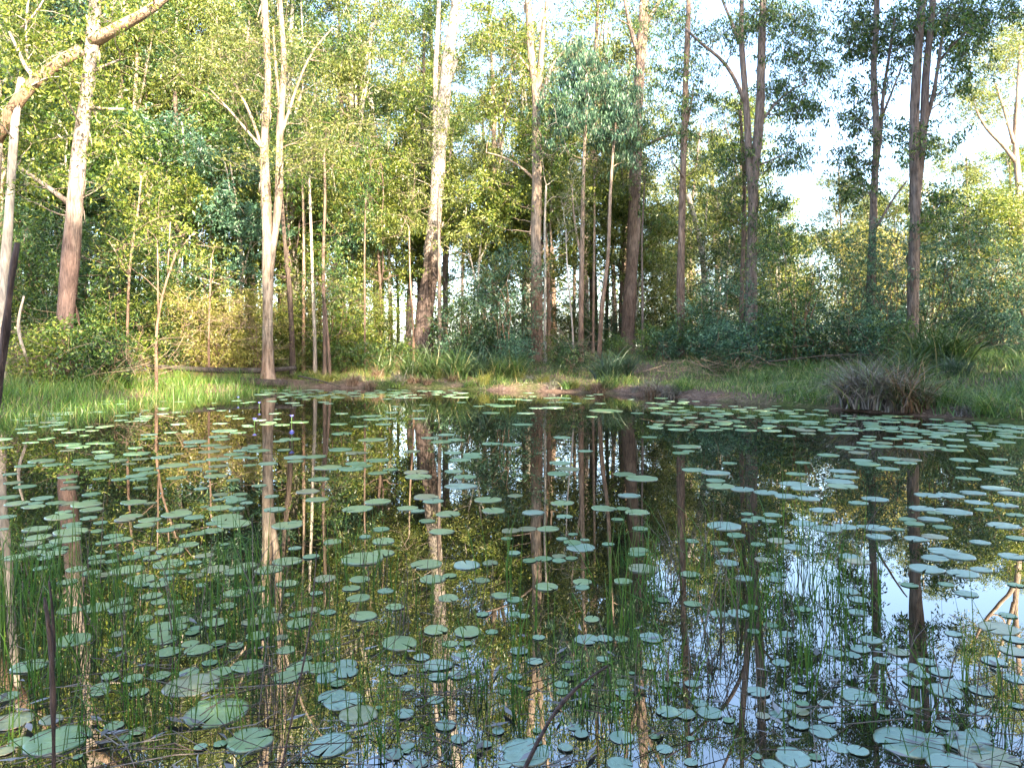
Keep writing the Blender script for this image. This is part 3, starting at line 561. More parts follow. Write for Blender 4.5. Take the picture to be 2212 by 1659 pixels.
# left half: dense forest; right half: open, lower
for (a, b, n, y0, y1, kinds, smin, smax) in [
    (-150, 760, 19, 22, 27, (0, 2, 3, 4), 0.75, 1.0), (-350, 800, 22, 28, 36, (0, 1, 2, 3), 0.9, 1.1), (-500, 900, 22, 38, 55, (0, 1, 3), 1.0, 1.3),
    (-100, 760, 15, 20.5, 25, (4, 5), 0.8, 1.2),
    (760, 1420, 7, 23, 28, (2, 3, 4), 0.7, 0.95), (740, 1450, 10, 30, 42, (0, 1, 3, 4), 0.8, 1.05), (700, 1500, 10, 45, 62, (0, 1, 3), 0.8, 1.1), (760, 1420, 8, 21.5, 26, (4, 5), 0.7, 1.1),
    (1440, 2300, 10, 26, 34, (4, 5), 0.7, 1.0), (1430, 2500, 15, 40, 55, (2, 4, 0), 0.5, 0.85), (1850, 2400, 6, 40, 55, (0, 3), 0.75, 1.0), (1440, 1640, 3, 36, 46, (0, 2), 0.85, 1.0), (1400, 2700, 16, 60, 85, (0, 2), 0.65, 0.95)]:
    for i in range(n):
        u = a + (b - a) * (i + rng.uniform(0.1, 0.9)) / n; Y = rng.uniform(y0, y1) * 1.25; Y = behind(u, Y, 80)
        if u < 760: lm = pick('leaf_dark', 'leaf_gum', 'leaf_olive', 'leaf_blue', 'leaf_olive', 'leaf_gum', 'leaf_bright') if Y < 36 else pick('leaf_olive', 'leaf_gum', 'leaf_olive')
        elif u < 1430: lm = pick('leaf_olive', 'leaf_bright', 'leaf_gum', 'leaf_olive')
        else: lm = pick('leaf_olive', 'leaf_olive', 'leaf_bright')
        ring = 'close' if Y < 35 else ('deep' if Y < 54 else 'far')
        forest_tree(u, Y, pick(*kinds), rng.uniform(smin, smax) * 1.15, lm, pick('bark_grey', 'bark_brown', 'bark_pale', 'bark_red'), ring)
# the trees of the near bank that throw the evening shade over the pond
for i, (x, y, k, s) in enumerate([(-2, -5, 0, 1.0), (0.6, -4, 3, 0.97), (2.4, -8, 3, 1.15), (10.2, -7.5, 0, 1.3), (0, -9, 0, 1.2), (7.9, -3.4, 1, 1.02), (9.4, -5.2, 1, 1.08), (14.4, -2, 1, 1.12), (16.5, 0, 1, 1.16), (20, 4, 1, 1.34), (23, 6, 1, 1.34), (19, 8, 1, 1.15), (15.5, 5, 0, 1.18), (16.5, 9.5, 0, 1.22), (22, 10.5, 1, 1.15), (18.5, 13.5, 0, 1.2), (24, 1, 1, 1.3), (15, 3, 5, 1.4), (17.5, 11, 4, 1.3), (20, 16, 3, 1.05), (21.5, -1, 1, 1.3), (18.6, -3.2, 1, 1.22), (0.5, -3, 5, 0.9), (2.2, -2.2, 5, 0.85), (3.8, -2.6, 4, 0.8), (5.4, -1.8, 5, 0.95), (7, -2, 4, 0.85), (8.6, -1.4, 5, 1.0), (10.2, -0.6, 4, 0.9), (11.6, 0.6, 5, 1.0), (12.6, 2.4, 4, 0.95), (13, 4.4, 5, 1.0), (13.6, 6.4, 4, 0.9), (13.2, 8.2, 5, 0.95), (4.6, -4.6, 4, 1.0), (6.4, -4.2, 5, 1.2), (9.4, -3.6, 4, 1.1), (12.4, -2.2, 4, 1.15), (14.6, 1.2, 4, 1.2), (15.2, 4.2, 5, 1.4), (1.6, -5.4, 4, 1.0), (-1.4, -3.4, 5, 0.9)]):
    put('forest_tree', PT[k], f"{'low bushy' if k > 3 else 'tall'} gum {'on the right bank' if y > 2 else 'on the near bank'} beyond the view, shading the pond", 'tree', 'near bank gums behind the viewpoint', (x, y, float(gz(x, y))), i * 1.3, s, (M['bark_grey'], M['bark_grey'], M['leaf_gum']))
# wooded skyline far off, one mass
n = 26000
u = rng.uniform(-900, 3200, n); Y = rng.uniform(105, 140, n); x = (u - UH) / F * Y
top = np.where(u < 900, 20, np.where(u < 1450, 15, 11)) + 2.5 * np.sin(x * 0.16) + 1.5 * np.sin(x * 0.41 + 1)
z = 0.8 + top * rng.uniform(0, 1, n) ** 0.8
V, Q = leaf_quads(np.stack([x, Y, z], 1), 0.7, 0.4, 0.1)
tag(link('distant_forest', mesh_np('distant_forest', V, [Q], M['leaf_olive'])), 'pale wooded skyline far beyond the pond', kind='stuff')

# ------------------------------------------------------------------ shrubs
def proto_shrub(h, wdt, ncl, leaf, crad, nleaf, droop):
    mb = MB(); S = []; R = []
    for i in range(6):
        a = rng.uniform(0, 6.28); t = np.linspace(0, 1, 7); o = wdt * rng.uniform(0.15, 0.55)
        pth = np.stack([np.cos(a) * (o * t + 0.08), np.sin(a) * (o * t + 0.08), -0.1 + h * rng.uniform(0.6, 0.95) * t], 1); pth[1:] += rng.normal(size=(6, 3)) * 0.06
        q = np.linspace(0.022, 0.007, 7); mb.tube(pth, q, 5); sp = smooth_path(pth, 0.2); S.append(sp); R.append(np.full(len(sp), 0.012))
    a = rng.uniform(0, 6.28, ncl); q = np.sqrt(rng.uniform(0, 1, ncl)); zz = rng.uniform(0.1, 1, ncl) * h
    prof = wdt * (0.45 + 0.55 * np.sin(np.clip(zz / h, 0, 1) * 2.6 + 0.3)) * (1 + 0.25 * np.sin(a * 3 + zz))
    cs = np.stack([np.cos(a) * q * prof, np.sin(a) * q * prof, zz], 1)
    mb2 = MB(); grow_branches(mb2, np.concatenate(S), np.concatenate(R), cs, rmul=0.6)
    mb.V += mb2.V; mb.Q += [x + mb.n for x in mb2.Q]; mb.n += mb2.n
    lp, _ = cluster_points(cs, crad, nleaf)
    V, Q = leaf_quads(lp, *leaf, droop)
    return mb.mesh('stems', M['bark_red']), mesh_np('foliage', V, [Q], M['leaf_gum'])
PS = [proto_shrub(2.9, 1.25, 44, (0.14, 0.030), 0.34, 95, 0.25), proto_shrub(2.0, 1.3, 40, (0.115, 0.027), 0.31, 130, 0.25), proto_shrub(4.3, 1.3, 60, (0.15, 0.031), 0.38, 84, 0.3), proto_shrub(1.25, 0.95, 26, (0.095, 0.032), 0.23, 120, 0.1)]
def shrub(u, Y, k, s, lm, label, group, bark='bark_red'):
    Y = Y * (1.2 if u > 300 else 1.1); Y = behind(u, Y, 62 if u < 1500 else 30) if k != 3 else Y
    x = (u - UH) / F * Y
    root = thing('shrub', label, 'shrub', (x, Y, float(gz(x, Y))), rng.uniform(0, 6.28), group, s)
    for nm, me, m in zip(('stems', 'foliage'), PS[k], (M[bark], M[lm])):
        o = link(nm, me, root); o.material_slots[0].link = 'OBJECT'; o.material_slots[0].material = m
SH = []
for (a, b, n, y0, y1, ks, smin, smax, lms, nm, ring) in [
    (-60, 330, 10, 17.8, 20, (0, 1), 0.75, 1.15, ('leaf_dark', 'leaf_gum', 'leaf_bright'), 'bank', 'on the bank'),
    (-100, 420, 12, 20, 23, (0, 2), 0.9, 1.2, ('leaf_dark', 'leaf_gum'), 'rear', 'further back'),
    (330, 570, 6, 19, 21.5, (1, 0), 0.75, 1.0, ('leaf_straw', 'leaf_straw', 'leaf_straw'), 'bank', 'on the bank'),
    (350, 780, 9, 21.5, 24, (0, 1), 0.9, 1.2, ('leaf_bright', 'leaf_bright', 'leaf_straw'), 'rear', 'further back'),
    (620, 850, 7, 21, 23, (1, 0), 0.8, 1.1, ('leaf_olive', 'leaf_gum', 'leaf_bright'), 'bank', 'on the bank'),
    (985, 1135, 5, 20.5, 22.5, (0, 0, 2), 0.85, 1.05, ('leaf_blue', 'leaf_blue', 'leaf_dark'), 'bank', 'on the bank'),
    (1190, 1500, 9, 26, 29, (0, 1), 0.75, 1.0, ('leaf_gum', 'leaf_olive', 'leaf_blue'), 'bank', 'on the bank'),
    (1500, 1760, 6, 18.5, 20.5, (1, 1, 0), 0.75, 1.0, ('leaf_blue', 'leaf_gum'), 'bank', 'on the bank'),
    (1560, 2260, 9, 16.5, 19.5, (2, 2, 0), 0.85, 1.12, ('leaf_blue', 'leaf_gum', 'leaf_blue'), 'bank', 'on the bank'),
    (1500, 2300, 4, 21, 25, (2, 0), 0.8, 1.1, ('leaf_gum', 'leaf_blue', 'leaf_dark'), 'rear', 'further back'),
    (900, 1500, 8, 24, 30, (0, 2), 0.9, 1.3, ('leaf_olive', 'leaf_gum'), 'far', 'far back'),
    (1450, 2400, 12, 26, 36, (0, 2), 0.9, 1.4, ('leaf_olive', 'leaf_straw', 'leaf_olive'), 'far', 'far back')]:
    for i in range(n):
        uu = a + (b - a) * (i + rng.uniform(0.15, 0.85)) / n; lm = pick(*lms); k = pick(*ks)
        size = ('medium', 'low', 'tall', 'small')[k]
        shrub(uu, rng.uniform(y0, y1), k, rng.uniform(smin, smax), lm, f"{size} {LK[lm]} shrub {ring} {where(uu)}", f"shrubs {ring} {where(uu)}")
shrub(172, 15.3, 3, 1.1, 'leaf_gum', 'low spreading green shrub growing over the foot of the thick left gum', 'shrubs on the bank behind the thick left gum')
shrub(105, 15.2, 3, 1.0, 'leaf_bright', 'low bright green shrub left of the foot of the thick left gum', 'shrubs on the bank behind the thick left gum')
shrub(232, 15.6, 3, 0.85, 'leaf_dark', 'low dark shrub beside the dark stump in the dry grass', 'shrubs on the bank behind the thick left gum')
shrub(1225, 18.6, 3, 0.7, 'leaf_dark', 'small dark shrub between the reddish gum and the drooping tussock', 'small bank shrubs')
for u_, Y_, s_, lm_ in ((620, 20.2, .6, 'leaf_olive'), (740, 20.6, .7, 'leaf_gum'), (800, 20.8, .75, 'leaf_dark'), (865, 21.2, .7, 'leaf_gum'), (1000, 20.8, .9, 'leaf_blue'), (1050, 21.2, 1.0, 'leaf_dark'), (1105, 20.6, .85, 'leaf_blue'), (1205, 21, .75, 'leaf_olive'), (1240, 20.4, .6, 'leaf_dark'), (1405, 20.6, .8, 'leaf_gum'), (1440, 20, .7, 'leaf_blue'), (1510, 19.4, .8, 'leaf_dark'), (1545, 18.6, .9, 'leaf_blue'), (1585, 18.2, .9, 'leaf_blue'),
                        (1660, 17.6, 1.0, 'leaf_blue'), (1710, 17.2, .9, 'leaf_gum'), (1765, 16.6, .95, 'leaf_blue'), (1830, 16.2, .9, 'leaf_dark'), (1900, 15.6, .9, 'leaf_blue'), (1935, 15.2, .8, 'leaf_gum'), (2105, 15.2, .9, 'leaf_dark'), (2170, 14.8, .8, 'leaf_blue'), (660, 21.2, .7, 'leaf_olive'), (1330, 21.6, .6, 'leaf_gum')):
    shrub(u_, Y_, 3, s_, lm_, f"knee high {LK[lm_]} undergrowth bush in the grass {where(u_)}", 'undergrowth bushes on the bank')
for x_, y_ in ((1.0, -1.5), (1.9, -1.3), (2.7, -0.9), (3.6, -0.7), (4.5, -0.3), (5.5, 0.0), (6.6, 0.6), (0.2, -2.0), (3.0, -1.8), (7.6, 1.2)):  # unseen shrubs added to keep the sun off the nearest pads
    root = thing('shrub', 'tall leafy shrub out of view on the near bank, added for shade', 'shrub', (x_, y_, float(gz(x_, y_))), rng.uniform(0, 6.28), 'added shade shrubs on the near bank', 1.0)
    for nm_, me_, m_ in zip(('stems', 'foliage'), PS[2], (M['bark_red'], M['leaf_gum'])):
        o_ = link(nm_, me_, root); o_.material_slots[0].link = 'OBJECT'; o_.material_slots[0].material = m_
shrub(1550, 16.5, 3, 0.5, 'leaf_dark', 'small round dark shrub on the mown right bank', 'small bank shrubs')

# ------------------------------------------------------------------ grass, litter
def blades(base, h, wd, lean, segs=3, droop=0.35):
    """arching grass blades: base (n,3), h (n,), lean (n,) horizontal throw as a share of h"""
    n = len(base); a = rng.uniform(0, 6.28, n); dx, dy = np.cos(a), np.sin(a)
    t = np.linspace(0, 1, segs + 1)
    ang = rng.uniform(0, 6.28, n); sx, sy = np.cos(ang), np.sin(ang)
    V = []
    for j, tt in enumerate(t):
        hor = lean * h * tt ** 1.8; up = h * (tt - droop * np.minimum(lean, 1.6) * tt ** 2.2)
        c = base + np.stack([dx * hor, dy * hor, up], 1); hw = wd * 0.5 * (1 - tt * 0.92)
        V.append(c + np.stack([sx * hw, sy * hw, 0 * hw], 1)); V.append(c - np.stack([sx * hw, sy * hw, 0 * hw], 1))
    V = np.stack(V, 1)
    k = 2 * (segs + 1); i = np.arange(n)[:, None] * k
    Q = np.concatenate([np.concatenate([i + 2 * j, i + 2 * j + 1, i + 2 * j + 3, i + 2 * j + 2], 1) for j in range(segs)])
    return V.reshape(-1, 3), Q
def scatter_land(n, x0, x1, y0, y1, f):
    x = rng.uniform(x0, x1, n); y = rng.uniform(y0, y1, n); d = pond_sd(x, y)
    keep = rng.uniform(0, 1, n) < f(x, y, d); x, y, d = x[keep], y[keep], d[keep]
    return np.stack([x, y, gz(x, y)], 1), d
pn = lambda x, y: 0.5 + 0.25 * np.sin(x * 1.1 + 0.5 * y) + 0.25 * np.sin(y * 0.9 - x * 0.6 + 1.3)
# bank grass: thin in the middle, lush on the right
def f_bank(x, y, d):
    right = sstep(4.0, 6.0, x)
    f = np.where(d > 0.3 + 0.3 * np.sin(x * 2.1), 0.6 + 0.4 * sstep(0.5, 0.8, pn(x, y)), 0) * (1 - right) + right * np.where(d > 0.12, 0.95, 0.0)
    return f * (1 - 0.8 * sstep(6, 11, d)) * (x > -6.5)
b, d = scatter_land(100000, -7, 17, 9.5, 31, f_bank)
V, Q = blades(b - np.array([0, 0, 0.02]), rng.uniform(0.08, 0.26, len(b)) * (0.8 + 0.4 * pn(b[:, 0] * 2, b[:, 1] * 2)), rng.uniform(0.009, 0.018, len(b)), rng.uniform(0.2, 0.9, len(b)))
tag(link('grass', mesh_np('bank_grass', V, [Q], M['grass'])), 'short green and straw grass on the far bank', kind='stuff')
def f_left(x, y, d): return np.where(d < -2.2 - 0.5 * np.sin(x * 2), 0, np.where(d < 0, 0.5 + 0.2 * d, 1 - 0.75 * sstep(0.5, 1.6, d))) * (x < -6.2 + 0.5 * np.sin(y * 2))
b, d = scatter_land(52000, -15, -5.4, 8, 21.5, f_left)
b[:, 2] = np.maximum(b[:, 2], -0.05)
V, Q = blades(b, rng.uniform(0.16, 0.6, len(b)) * np.where(d < -0.3, 0.8, 1) * (0.45 + 0.8 * pn(b[:, 0] * 3.3, b[:, 1] * 2.9)), rng.uniform(0.008, 0.016, len(b)), rng.uniform(0.15, 0.9, len(b)))
tag(link('grass', mesh_np('water_grass', V, [Q], M['grass_bright'])), 'lush bright green grass growing into the water at left', kind='stuff')
b, d = scatter_land(36000, -17, -4, 11, 28, lambda x, y, d: np.where(d > 0.9, 0.35 + 0.5 * (pn(x, y) > 0.6), 0) * (1 - 0.8 * sstep(3, 6, d)))
V, Q = blades(b, rng.uniform(0.1, 0.38, len(b)), rng.uniform(0.005, 0.009, len(b)), rng.uniform(0.3, 1.1, len(b)))
tag(link('dry_grass', mesh_np('dry_grass', V, [Q], M['leaf_straw'])), 'dry straw coloured grass on the left bank', kind='stuff')
b, d = scatter_land(80000, 4.5, 19, 8.5, 26, lambda x, y, d: np.where(d > 0.05, (0.55 + 0.45 * (pn(x * 1.7, y * 1.5) > 0.45)) * sstep(4.5, 7, x), 0) * (1 - 0.7 * sstep(7, 11, d)))
V, Q = blades(b - np.array([0, 0, 0.02]), rng.uniform(0.12, 0.5, len(b)) * (0.35 + 0.9 * pn(b[:, 0] * 3.1, b[:, 1] * 2.7)), rng.uniform(0.011, 0.020, len(b)), rng.uniform(0.3, 1.3, len(b)))
tag(link('grass', mesh_np('slope_grass', V, [Q], M['grass_slope'])), 'tousled green grass on the right hand slope', kind='stuff')
b, d = scatter_land(80000, -16, 15, 9, 30, lambda x, y, d: np.where((d > 0.02), np.exp(-d / 1.6), 0) + 0.12 * (d > 0.5))
V, Q = leaf_quads(b + np.array([0, 0, 0.012]), 0.09, 0.03, 0.0); V = V.reshape(-1, 4, 3); V[:, :, 2] = (V[:, :, 2] - V[:, :1, 2]) * 0.3 + V[:, :1, 2]
tag(link('leaf_litter', mesh_np('leaf_litter', V.reshape(-1, 3), [Q], M['litter'])), 'fallen brown leaves along the muddy shore', kind='stuff')
# dry twig tangle inside the thickets
mb = MB()
for (uc, vc, ru, rv, Yc, n) in [(60, 760, 120, 60, 15.7, 260), (230, 780, 110, 40, 15.8, 150), (300, 770, 110, 50, 17.6, 90), (470, 690, 90, 70, 19.2, 150), (230, 640, 110, 110, 19.5, 90), (1240, 740, 60, 40, 20, 60), (700, 690, 120, 80, 20.5, 80), (1560, 790, 110, 14, 17, 90), (1900, 740, 200, 50, 17.5, 110), (150, 500, 120, 140, 22, 50)]:
    for i in range(n):
        c = P(uc + rng.normal() * ru * 0.6, vc + rng.normal() * rv * 0.6, Yc * 1.14 + rng.normal() * 0.8); l = rng.uniform(0.3, 1.3)
        dv = unit(1)[0]; dv[2] *= 0.6
        g = float(gz(c[0], c[1])); c[2] = max(c[2], g + 0.05)
        p = [c - dv * l / 2, c + rng.normal(size=3) * 0.08 * l, c + dv * l / 2]
        for q in p: q[2] = max(q[2], g)
        mb.tube(p, [0.0065, 0.005, 0.0025], 4, cap=False)
tag(link('dry_twigs', mb.mesh('dry_twigs', M['twig'])), 'tangle of dry twigs among the bank thickets', kind='stuff')

# ------------------------------------------------------------------ tussocks
def proto_tussock(n, h, wd, lean, r):
    a = rng.uniform(0, 6.28, n); q = np.sqrt(rng.uniform(0, 1, n)) * r
    V, Q = blades(np.stack([np.cos(a) * q, np.sin(a) * q, np.full(n, -0.03)], 1), rng.uniform(0.55, 1.1, n) * h, np.full(n, wd) * rng.uniform(0.6, 1.2, n), rng.uniform(lean[0], lean[1], n), 6, 0.58)
    V = V + 0.03 * np.clip(V[:, 2:3], 0, 0.5) * np.sin(V[:, [1, 2, 0]] * 9.0)
    return mesh_np('tussock', V, [Q], M['strap_green'])
TU = [proto_tussock(260, 1.05, 0.026, (0.2, 1.5), 0.24), proto_tussock(340, 1.05, 0.022, (0.35, 1.35), 0.26), proto_tussock(130, 0.5, 0.016, (0.2, 1.3), 0.16), proto_tussock(150, 0.42, 0.018, (0.5, 2.0), 0.18)]
def tussock(u, v, k, s, mt, label, group, Y=None):
    if Y is None:
        # walk along the view ray to the ground
        ys = np.linspace(8, 40, 900); zs = CAMH - (v - VH) / F * ys; g = gz((u - UH) / F * ys, ys)
        hit = np.where(zs <= g)[0]; Y = ys[hit[0]] if len(hit) else 18
    x = (u - UH) / F * Y
    o = link('tussock', TU[k], None, (x, Y, float(gz(x, Y)))); o.rotation_euler = (0, 0, rng.uniform(0, 6.28)); s = np.array((s,) * 3 if np.isscalar(s) else s) * (1.3 if k < 2 else 1.12); o.scale = tuple(s)
    o.material_slots[0].link = 'OBJECT'; o.material_slots[0].material = M[mt]
    tag(o, label, 'tussock', group)
for (u, v, k, s, mt, lab) in [
    (830, 812, 0, 0.8, 'strap_green', 'green strap leaved tussock at the left end of the mat rush row'), (885, 818, 0, 0.9, 'strap_green', 'green tussock at the foot of the leaning white gum'),
    (930, 815, 0, 1.05, 'strap_green', 'tall green tussock right of the leaning gum foot'), (985, 818, 0, 1.05, 'strap_green', 'fountain shaped tussock in the middle of the mat rush row'), (1035, 816, 0, 1.0, 'strap_blue', 'dark tussock in the mat rush row'),
    (1085, 818, 0, 0.95, 'strap_green', 'green tussock left of the reddish gum foot'), (1120, 815, 0, 0.85, 'strap_green', 'last tussock of the mat rush row against the reddish gum'),
    (1310, 822, 1, 1.0, 'strap_blue', 'drooping blue green tussock on the bank under the stout gum'), (1345, 812, 1, 0.95, 'strap_blue', 'drooping dark tussock behind the blue green one'),
    (2010, 800, 0, 1.3, 'strap_green', 'tall green tussock behind the big dead tussock'), (2050, 795, 1, 1.25, 'strap_green', 'arching green tussock by the fallen pole'), (1960, 830, 0, 0.9, 'strap_green', 'green topped tussock beside the big dead one'),
    (2068, 815, 1, 0.6, 'strap_blue', 'dark low tussock under the arching green one')]:
    tussock(u, v, k, s, mt, lab, 'large tussocks on the bank')
for (u, v, k, s, mt, lab) in [
    (1862, 878, 1, (1.05, 1.0, 0.95), 'strap_dead', 'big grey brown dead tussock hanging over the water'), (1912, 880, 1, 1.0, 'strap_dead', 'right half of the big dead tussock with some green'),
    (1850, 875, 0, 0.85, 'strap_dead', 'upright dry stalks at the left of the big dead tussock'), (1962, 885, 1, 0.7, 'strap_green', 'small green tussock sprouting beside the big dead one'), (1968, 888, 0, 0.8, 'strap_rust', 'rust coloured dry tussock right of the big dead one'), (1940, 886, 3, 1.3, 'strap_dead', 'low dead tussock between the big dead one and the rusty one'),
    (760, 832, 2, 1.1, 'strap_rust', 'brown dry tuft at the shore right of the fallen sticks'), (800, 836, 3, 0.9, 'strap_rust', 'low reddish tuft at the shore between the two dry ones'), (862, 830, 2, 1.2, 'strap_dead', 'straw tuft at the shore left of the mat rush row'),
    (650, 818, 3, 1.4, 'grass', 'grassy hump right of the paperbark'), (680, 815, 3, 1.3, 'leaf_straw', 'straw hump beside the grassy hump'), (720, 822, 3, 1.2, 'leaf_straw', 'straw tuft in front of the fallen sticks'),
    (1290, 848, 3, 1.1, 'strap_rust', 'reddish dead tuft at the water below the drooping tussock'), (1410, 855, 3, 1.2, 'strap_rust', 'reddish brown dead tuft at the shore left of another'), (1450, 858, 3, 1.25, 'strap_dead', 'brown dead tuft at the shore right of another'),
    (600, 838, 3, 0.8, 'strap_rust', 'rusty root tuft at the paperbark foot'), (395, 826, 2, 0.9, 'grass_yellow', 'glowing yellow green tuft on the left bank'), (340, 826, 2, 0.95, 'grass_bright', 'green tuft at the foot of the crooked sapling'),
    (262, 830, 2, 1.0, 'grass_yellow', 'yellow green tuft below the kinked sapling'), (60, 815, 3, 1.5, 'leaf_straw', 'straw tuft near the left edge of the bank'), (295, 815, 2, 1.0, 'leaf_straw', 'dry seeded tuft between the two saplings'),
    (2130, 890, 2, 1.0, 'grass', 'green tuft at the right shore'), (2050, 875, 2, 1.1, 'grass_bright', 'bright tuft on the right grassy slope'), (1555, 810, 2, 0.8, 'strap_blue', 'dark tuft on the mown right bank'), (2090, 897, 3, 0.8, 'strap_dead', 'brown tuft at the right waterline'), (1700, 850, 2, 0.8, 'grass_bright', 'green tuft on the slope left of the big dead tussock')]:
    tussock(u, v, k, s, mt, lab, 'tufts along the shore')

for i in range(34):
    u = 600 + (1500 - 600) * (i + rng.uniform(0.1, 0.9)) / 34; v0 = float(np.interp(u, [q[0] for q in shore_px], [q[1] for q in shore_px])) - rng.uniform(4, 26)
    mt = pick('leaf_straw', 'grass', 'strap_dead', 'strap_rust', 'grass', 'strap_green')
    nm = {'leaf_straw': 'straw coloured', 'grass': 'mixed green', 'strap_dead': 'grey brown', 'strap_rust': 'rusty', 'strap_green': 'deep green'}[mt]
    tussock(u, v0, pick(2, 3), rng.uniform(0.6, 1.25), mt, f"{nm} tuft at the waterline {where(u)}", 'small tufts along the waterline')
# ------------------------------------------------------------------ logs and sticks on the bank
def pole(name, label, cat, pts, radii, mt, sides=10, wob=0.12, group=None):
    mb = MB(); p = smooth_path(pts, 0.18) if len(pts) > 2 else smooth_path(pts, 0.3)
    mb.tube(p, np.interp(np.linspace(0, 1, len(p)), np.linspace(0, 1, len(radii)), radii), sides, wob=wob)
    o = link(name, mb.mesh(name, M[mt], True, p[0]), None, tuple(p[0])); return tag(o, label, cat, group)
def G(u, Y, up=0.0):
    x = (u - UH) / F * Y; return np.array([x, Y, float(gz(x, Y)) + up])
pole('fallen_log', 'long grey fallen log lying behind the paperbark on the left bank', 'log', [G(315, 20.60, 0.36), G(450, 21.0, 0.36), G(560, 21.6, 0.36), G(640, 22.3, 0.42)], [0.06, 0.08, 0.09, 0.06], 'log')
pole('fallen_log', 'short dark log with a cut end left of the paperbark foot', 'log', [G(520, 20.79, 0.1), G(560, 21.13, 0.12), G(620, 21.70, 0.2)], [0.13, 0.13, 0.1], 'bark_dark')
pole('fallen_log', 'thin fallen branch sloping down towards the short dark log', 'log', [G(560, 21.47, 0.14), G(500, 21.02, 0.03), G(430, 20.57, 0.02)], [0.03, 0.03, 0.02], 'log')
pole('fallen_log', 'thin fallen stick pointing right beneath the pole stems', 'log', [G(645, 22.15, 0.22), G(690, 21.81, 0.26), G(735, 21.47, 0.25)], [0.03, 0.025, 0.012], 'log')
pole('fallen_log', 'long thin fallen pole lying at the right edge of the bank', 'log', [G(2070, 19.36, 0.12), G(2150, 19.36, 0.2), G(2260, 19.25, 0.32)], [0.02, 0.022, 0.025], 'log')
pole('fallen_log', 'thin grey branch resting on the brush right of the slim gum', 'log', [G(1660, 19.03, 0.35), G(1800, 18.70, 0.3), G(1920, 18.26, 0.22)], [0.02, 0.018, 0.01], 'log')
pole('bent_reed', 'dry yellow stalk bent into an arch above the right bank', 'stalk', [G(2106, 18.70, 0.0), G(2112, 18.70, 0.2), G(2124, 18.70, 0.34), G(2142, 18.70, 0.38), G(2158, 18.70, 0.28), G(2164, 18.70, 0.02)], [0.012, 0.008], 'leaf_straw', 5, 0)
pole('tree_stump', 'dark stump in the dry grass below the thick left gum', 'stump', [G(212, 18.98, -0.1), G(213, 18.98, 0.25), G(215, 18.98, 0.62)], [0.1, 0.07, 0.05], 'bark_dark')
pole('dead_branch', 'pale lichened dead branch at the left edge above the dry twigs', 'branch', [P(52, 640, 15.8), P(40, 680, 15.8), P(36, 720, 15.8), P(58, 770, 15.8), G(70, 17.18, 0.0)], [0.02, 0.035, 0.03, 0.03, 0.02], 'bark_pale', 8)

# ------------------------------------------------------------------ lily pads
def pad_mesh(seed):
    r = np.random.default_rng(seed); n = 44
    a = np.linspace(0.09, 2 * np.pi - 0.09, n)
    rad = 1 + 0.035 * np.sin(a * 2 + r.uniform(0, 6)) + 0.02 * np.sin(a * 5 + r.uniform(0, 6)) + 0.012 * r.normal(size=n)
    if seed % 3 == 1:
        for _ in range(2): rad *= 1 - r.uniform(0.1, 0.22) * np.exp(-((a - r.uniform(0.8, 5.4)) / 0.13) ** 2)
    rad[0] *= 0.93; rad[-1] *= 0.93
    rings = [0.0, 0.3, 0.62, 0.88, 1.0]; V = [(0.10, 0, 0.0)]
    for q in rings[1:]:
        for j in range(n):
            z = 0.008 * math.sin(a[j] * 7 + seed) * q + 0.012 * q ** 6 - 0.008 * (1 - q) + 0.010 * math.sin(a[j] * 2 + seed * 1.7) * q ** 2
            V.append((0.10 * (1 - q) + rad[j] * q * math.cos(a[j]), rad[j] * q * math.sin(a[j]), z))
    T = [(0, 1 + j, 2 + j) for j in range(n - 1)]; Q = []
    for k in range(len(rings) - 2):
        for j in range(n - 1):
            s = 1 + k * n + j; Q.append((s, s + n, s + n + 1, s + 1))
    # thin edge
    o = 1 + (len(rings) - 2) * n; m = len(V)
    for j in range(n): x, y, z = V[o + j]; V.append((x * 0.992, y * 0.992, z - 0.07))
    for j in range(n - 1): Q.append((o + j, m + j, m + j + 1, o + j + 1))
    return np.array(V), np.array(Q), np.array(T)
PADG = [pad_mesh(s) for s in range(11)]
PADM = {(mt, i): mesh_np('lily_pad', g[0], [g[1], g[2]], M[mt], True) for i, g in enumerate(PADG) for mt in ('pad_green', 'pad_sky_sheen', 'pad_brown')}
R1 = "435,595,120 110,765,150 60,725,120 215,785,140 440,765,110 570,858,100 645,888,85 800,870,130 625,942,80 1060,935,110 1155,912,130 1360,940,140 1500,895,210 1380,890,110 960,870,140 930,1060,130 1090,1070,165 910,1090,100 975,1115,115 1840,1135,180 390,1055,90 230,1085,120 100,1110,150 620,1112,100 620,1142,100 715,1135,80 820,1190,200 290,1115,90 255,1180,90 1070,1250,90 910,1290,95 1020,1285,125 1380,1185,170 1580,1165,130 1250,1230,110 1290,1290,80 1080,1205,100 1185,1200,80 970,1360,130 780,1390,130 620,1430,190 440,1450,140 1840,1280,140 1650,1315,110 2080,1245,150 1500,1340,150 1850,1350,70 1120,1400,90 775,1000,130 665,1020,90 420,1000,170 1380,590,150 1285,670,85 640,605,80 770,610,100 950,570,120 1130,600,120 890,610,110 1600,520,80 1715,510,120 1240,545,110 1890,470,140 2020,465,140 1890,495,100 2040,610,130 1660,650,90 1540,705,90 1470,725,80 1400,742,70 1480,760,70 1580,762,80 1310,785,55 2100,535,180 1970,688,150 1740,720,90 2030,740,150 1760,805,130 1840,905,200 1890,885,90 1890,1052,80 1440,1030,60 2130,1010,120 1500,450,120 1430,405,110 1440,300,160 1250,370,150 760,490,110 900,480,100 40,850,110 20,930,60 490,1185,130 585,1210,110"
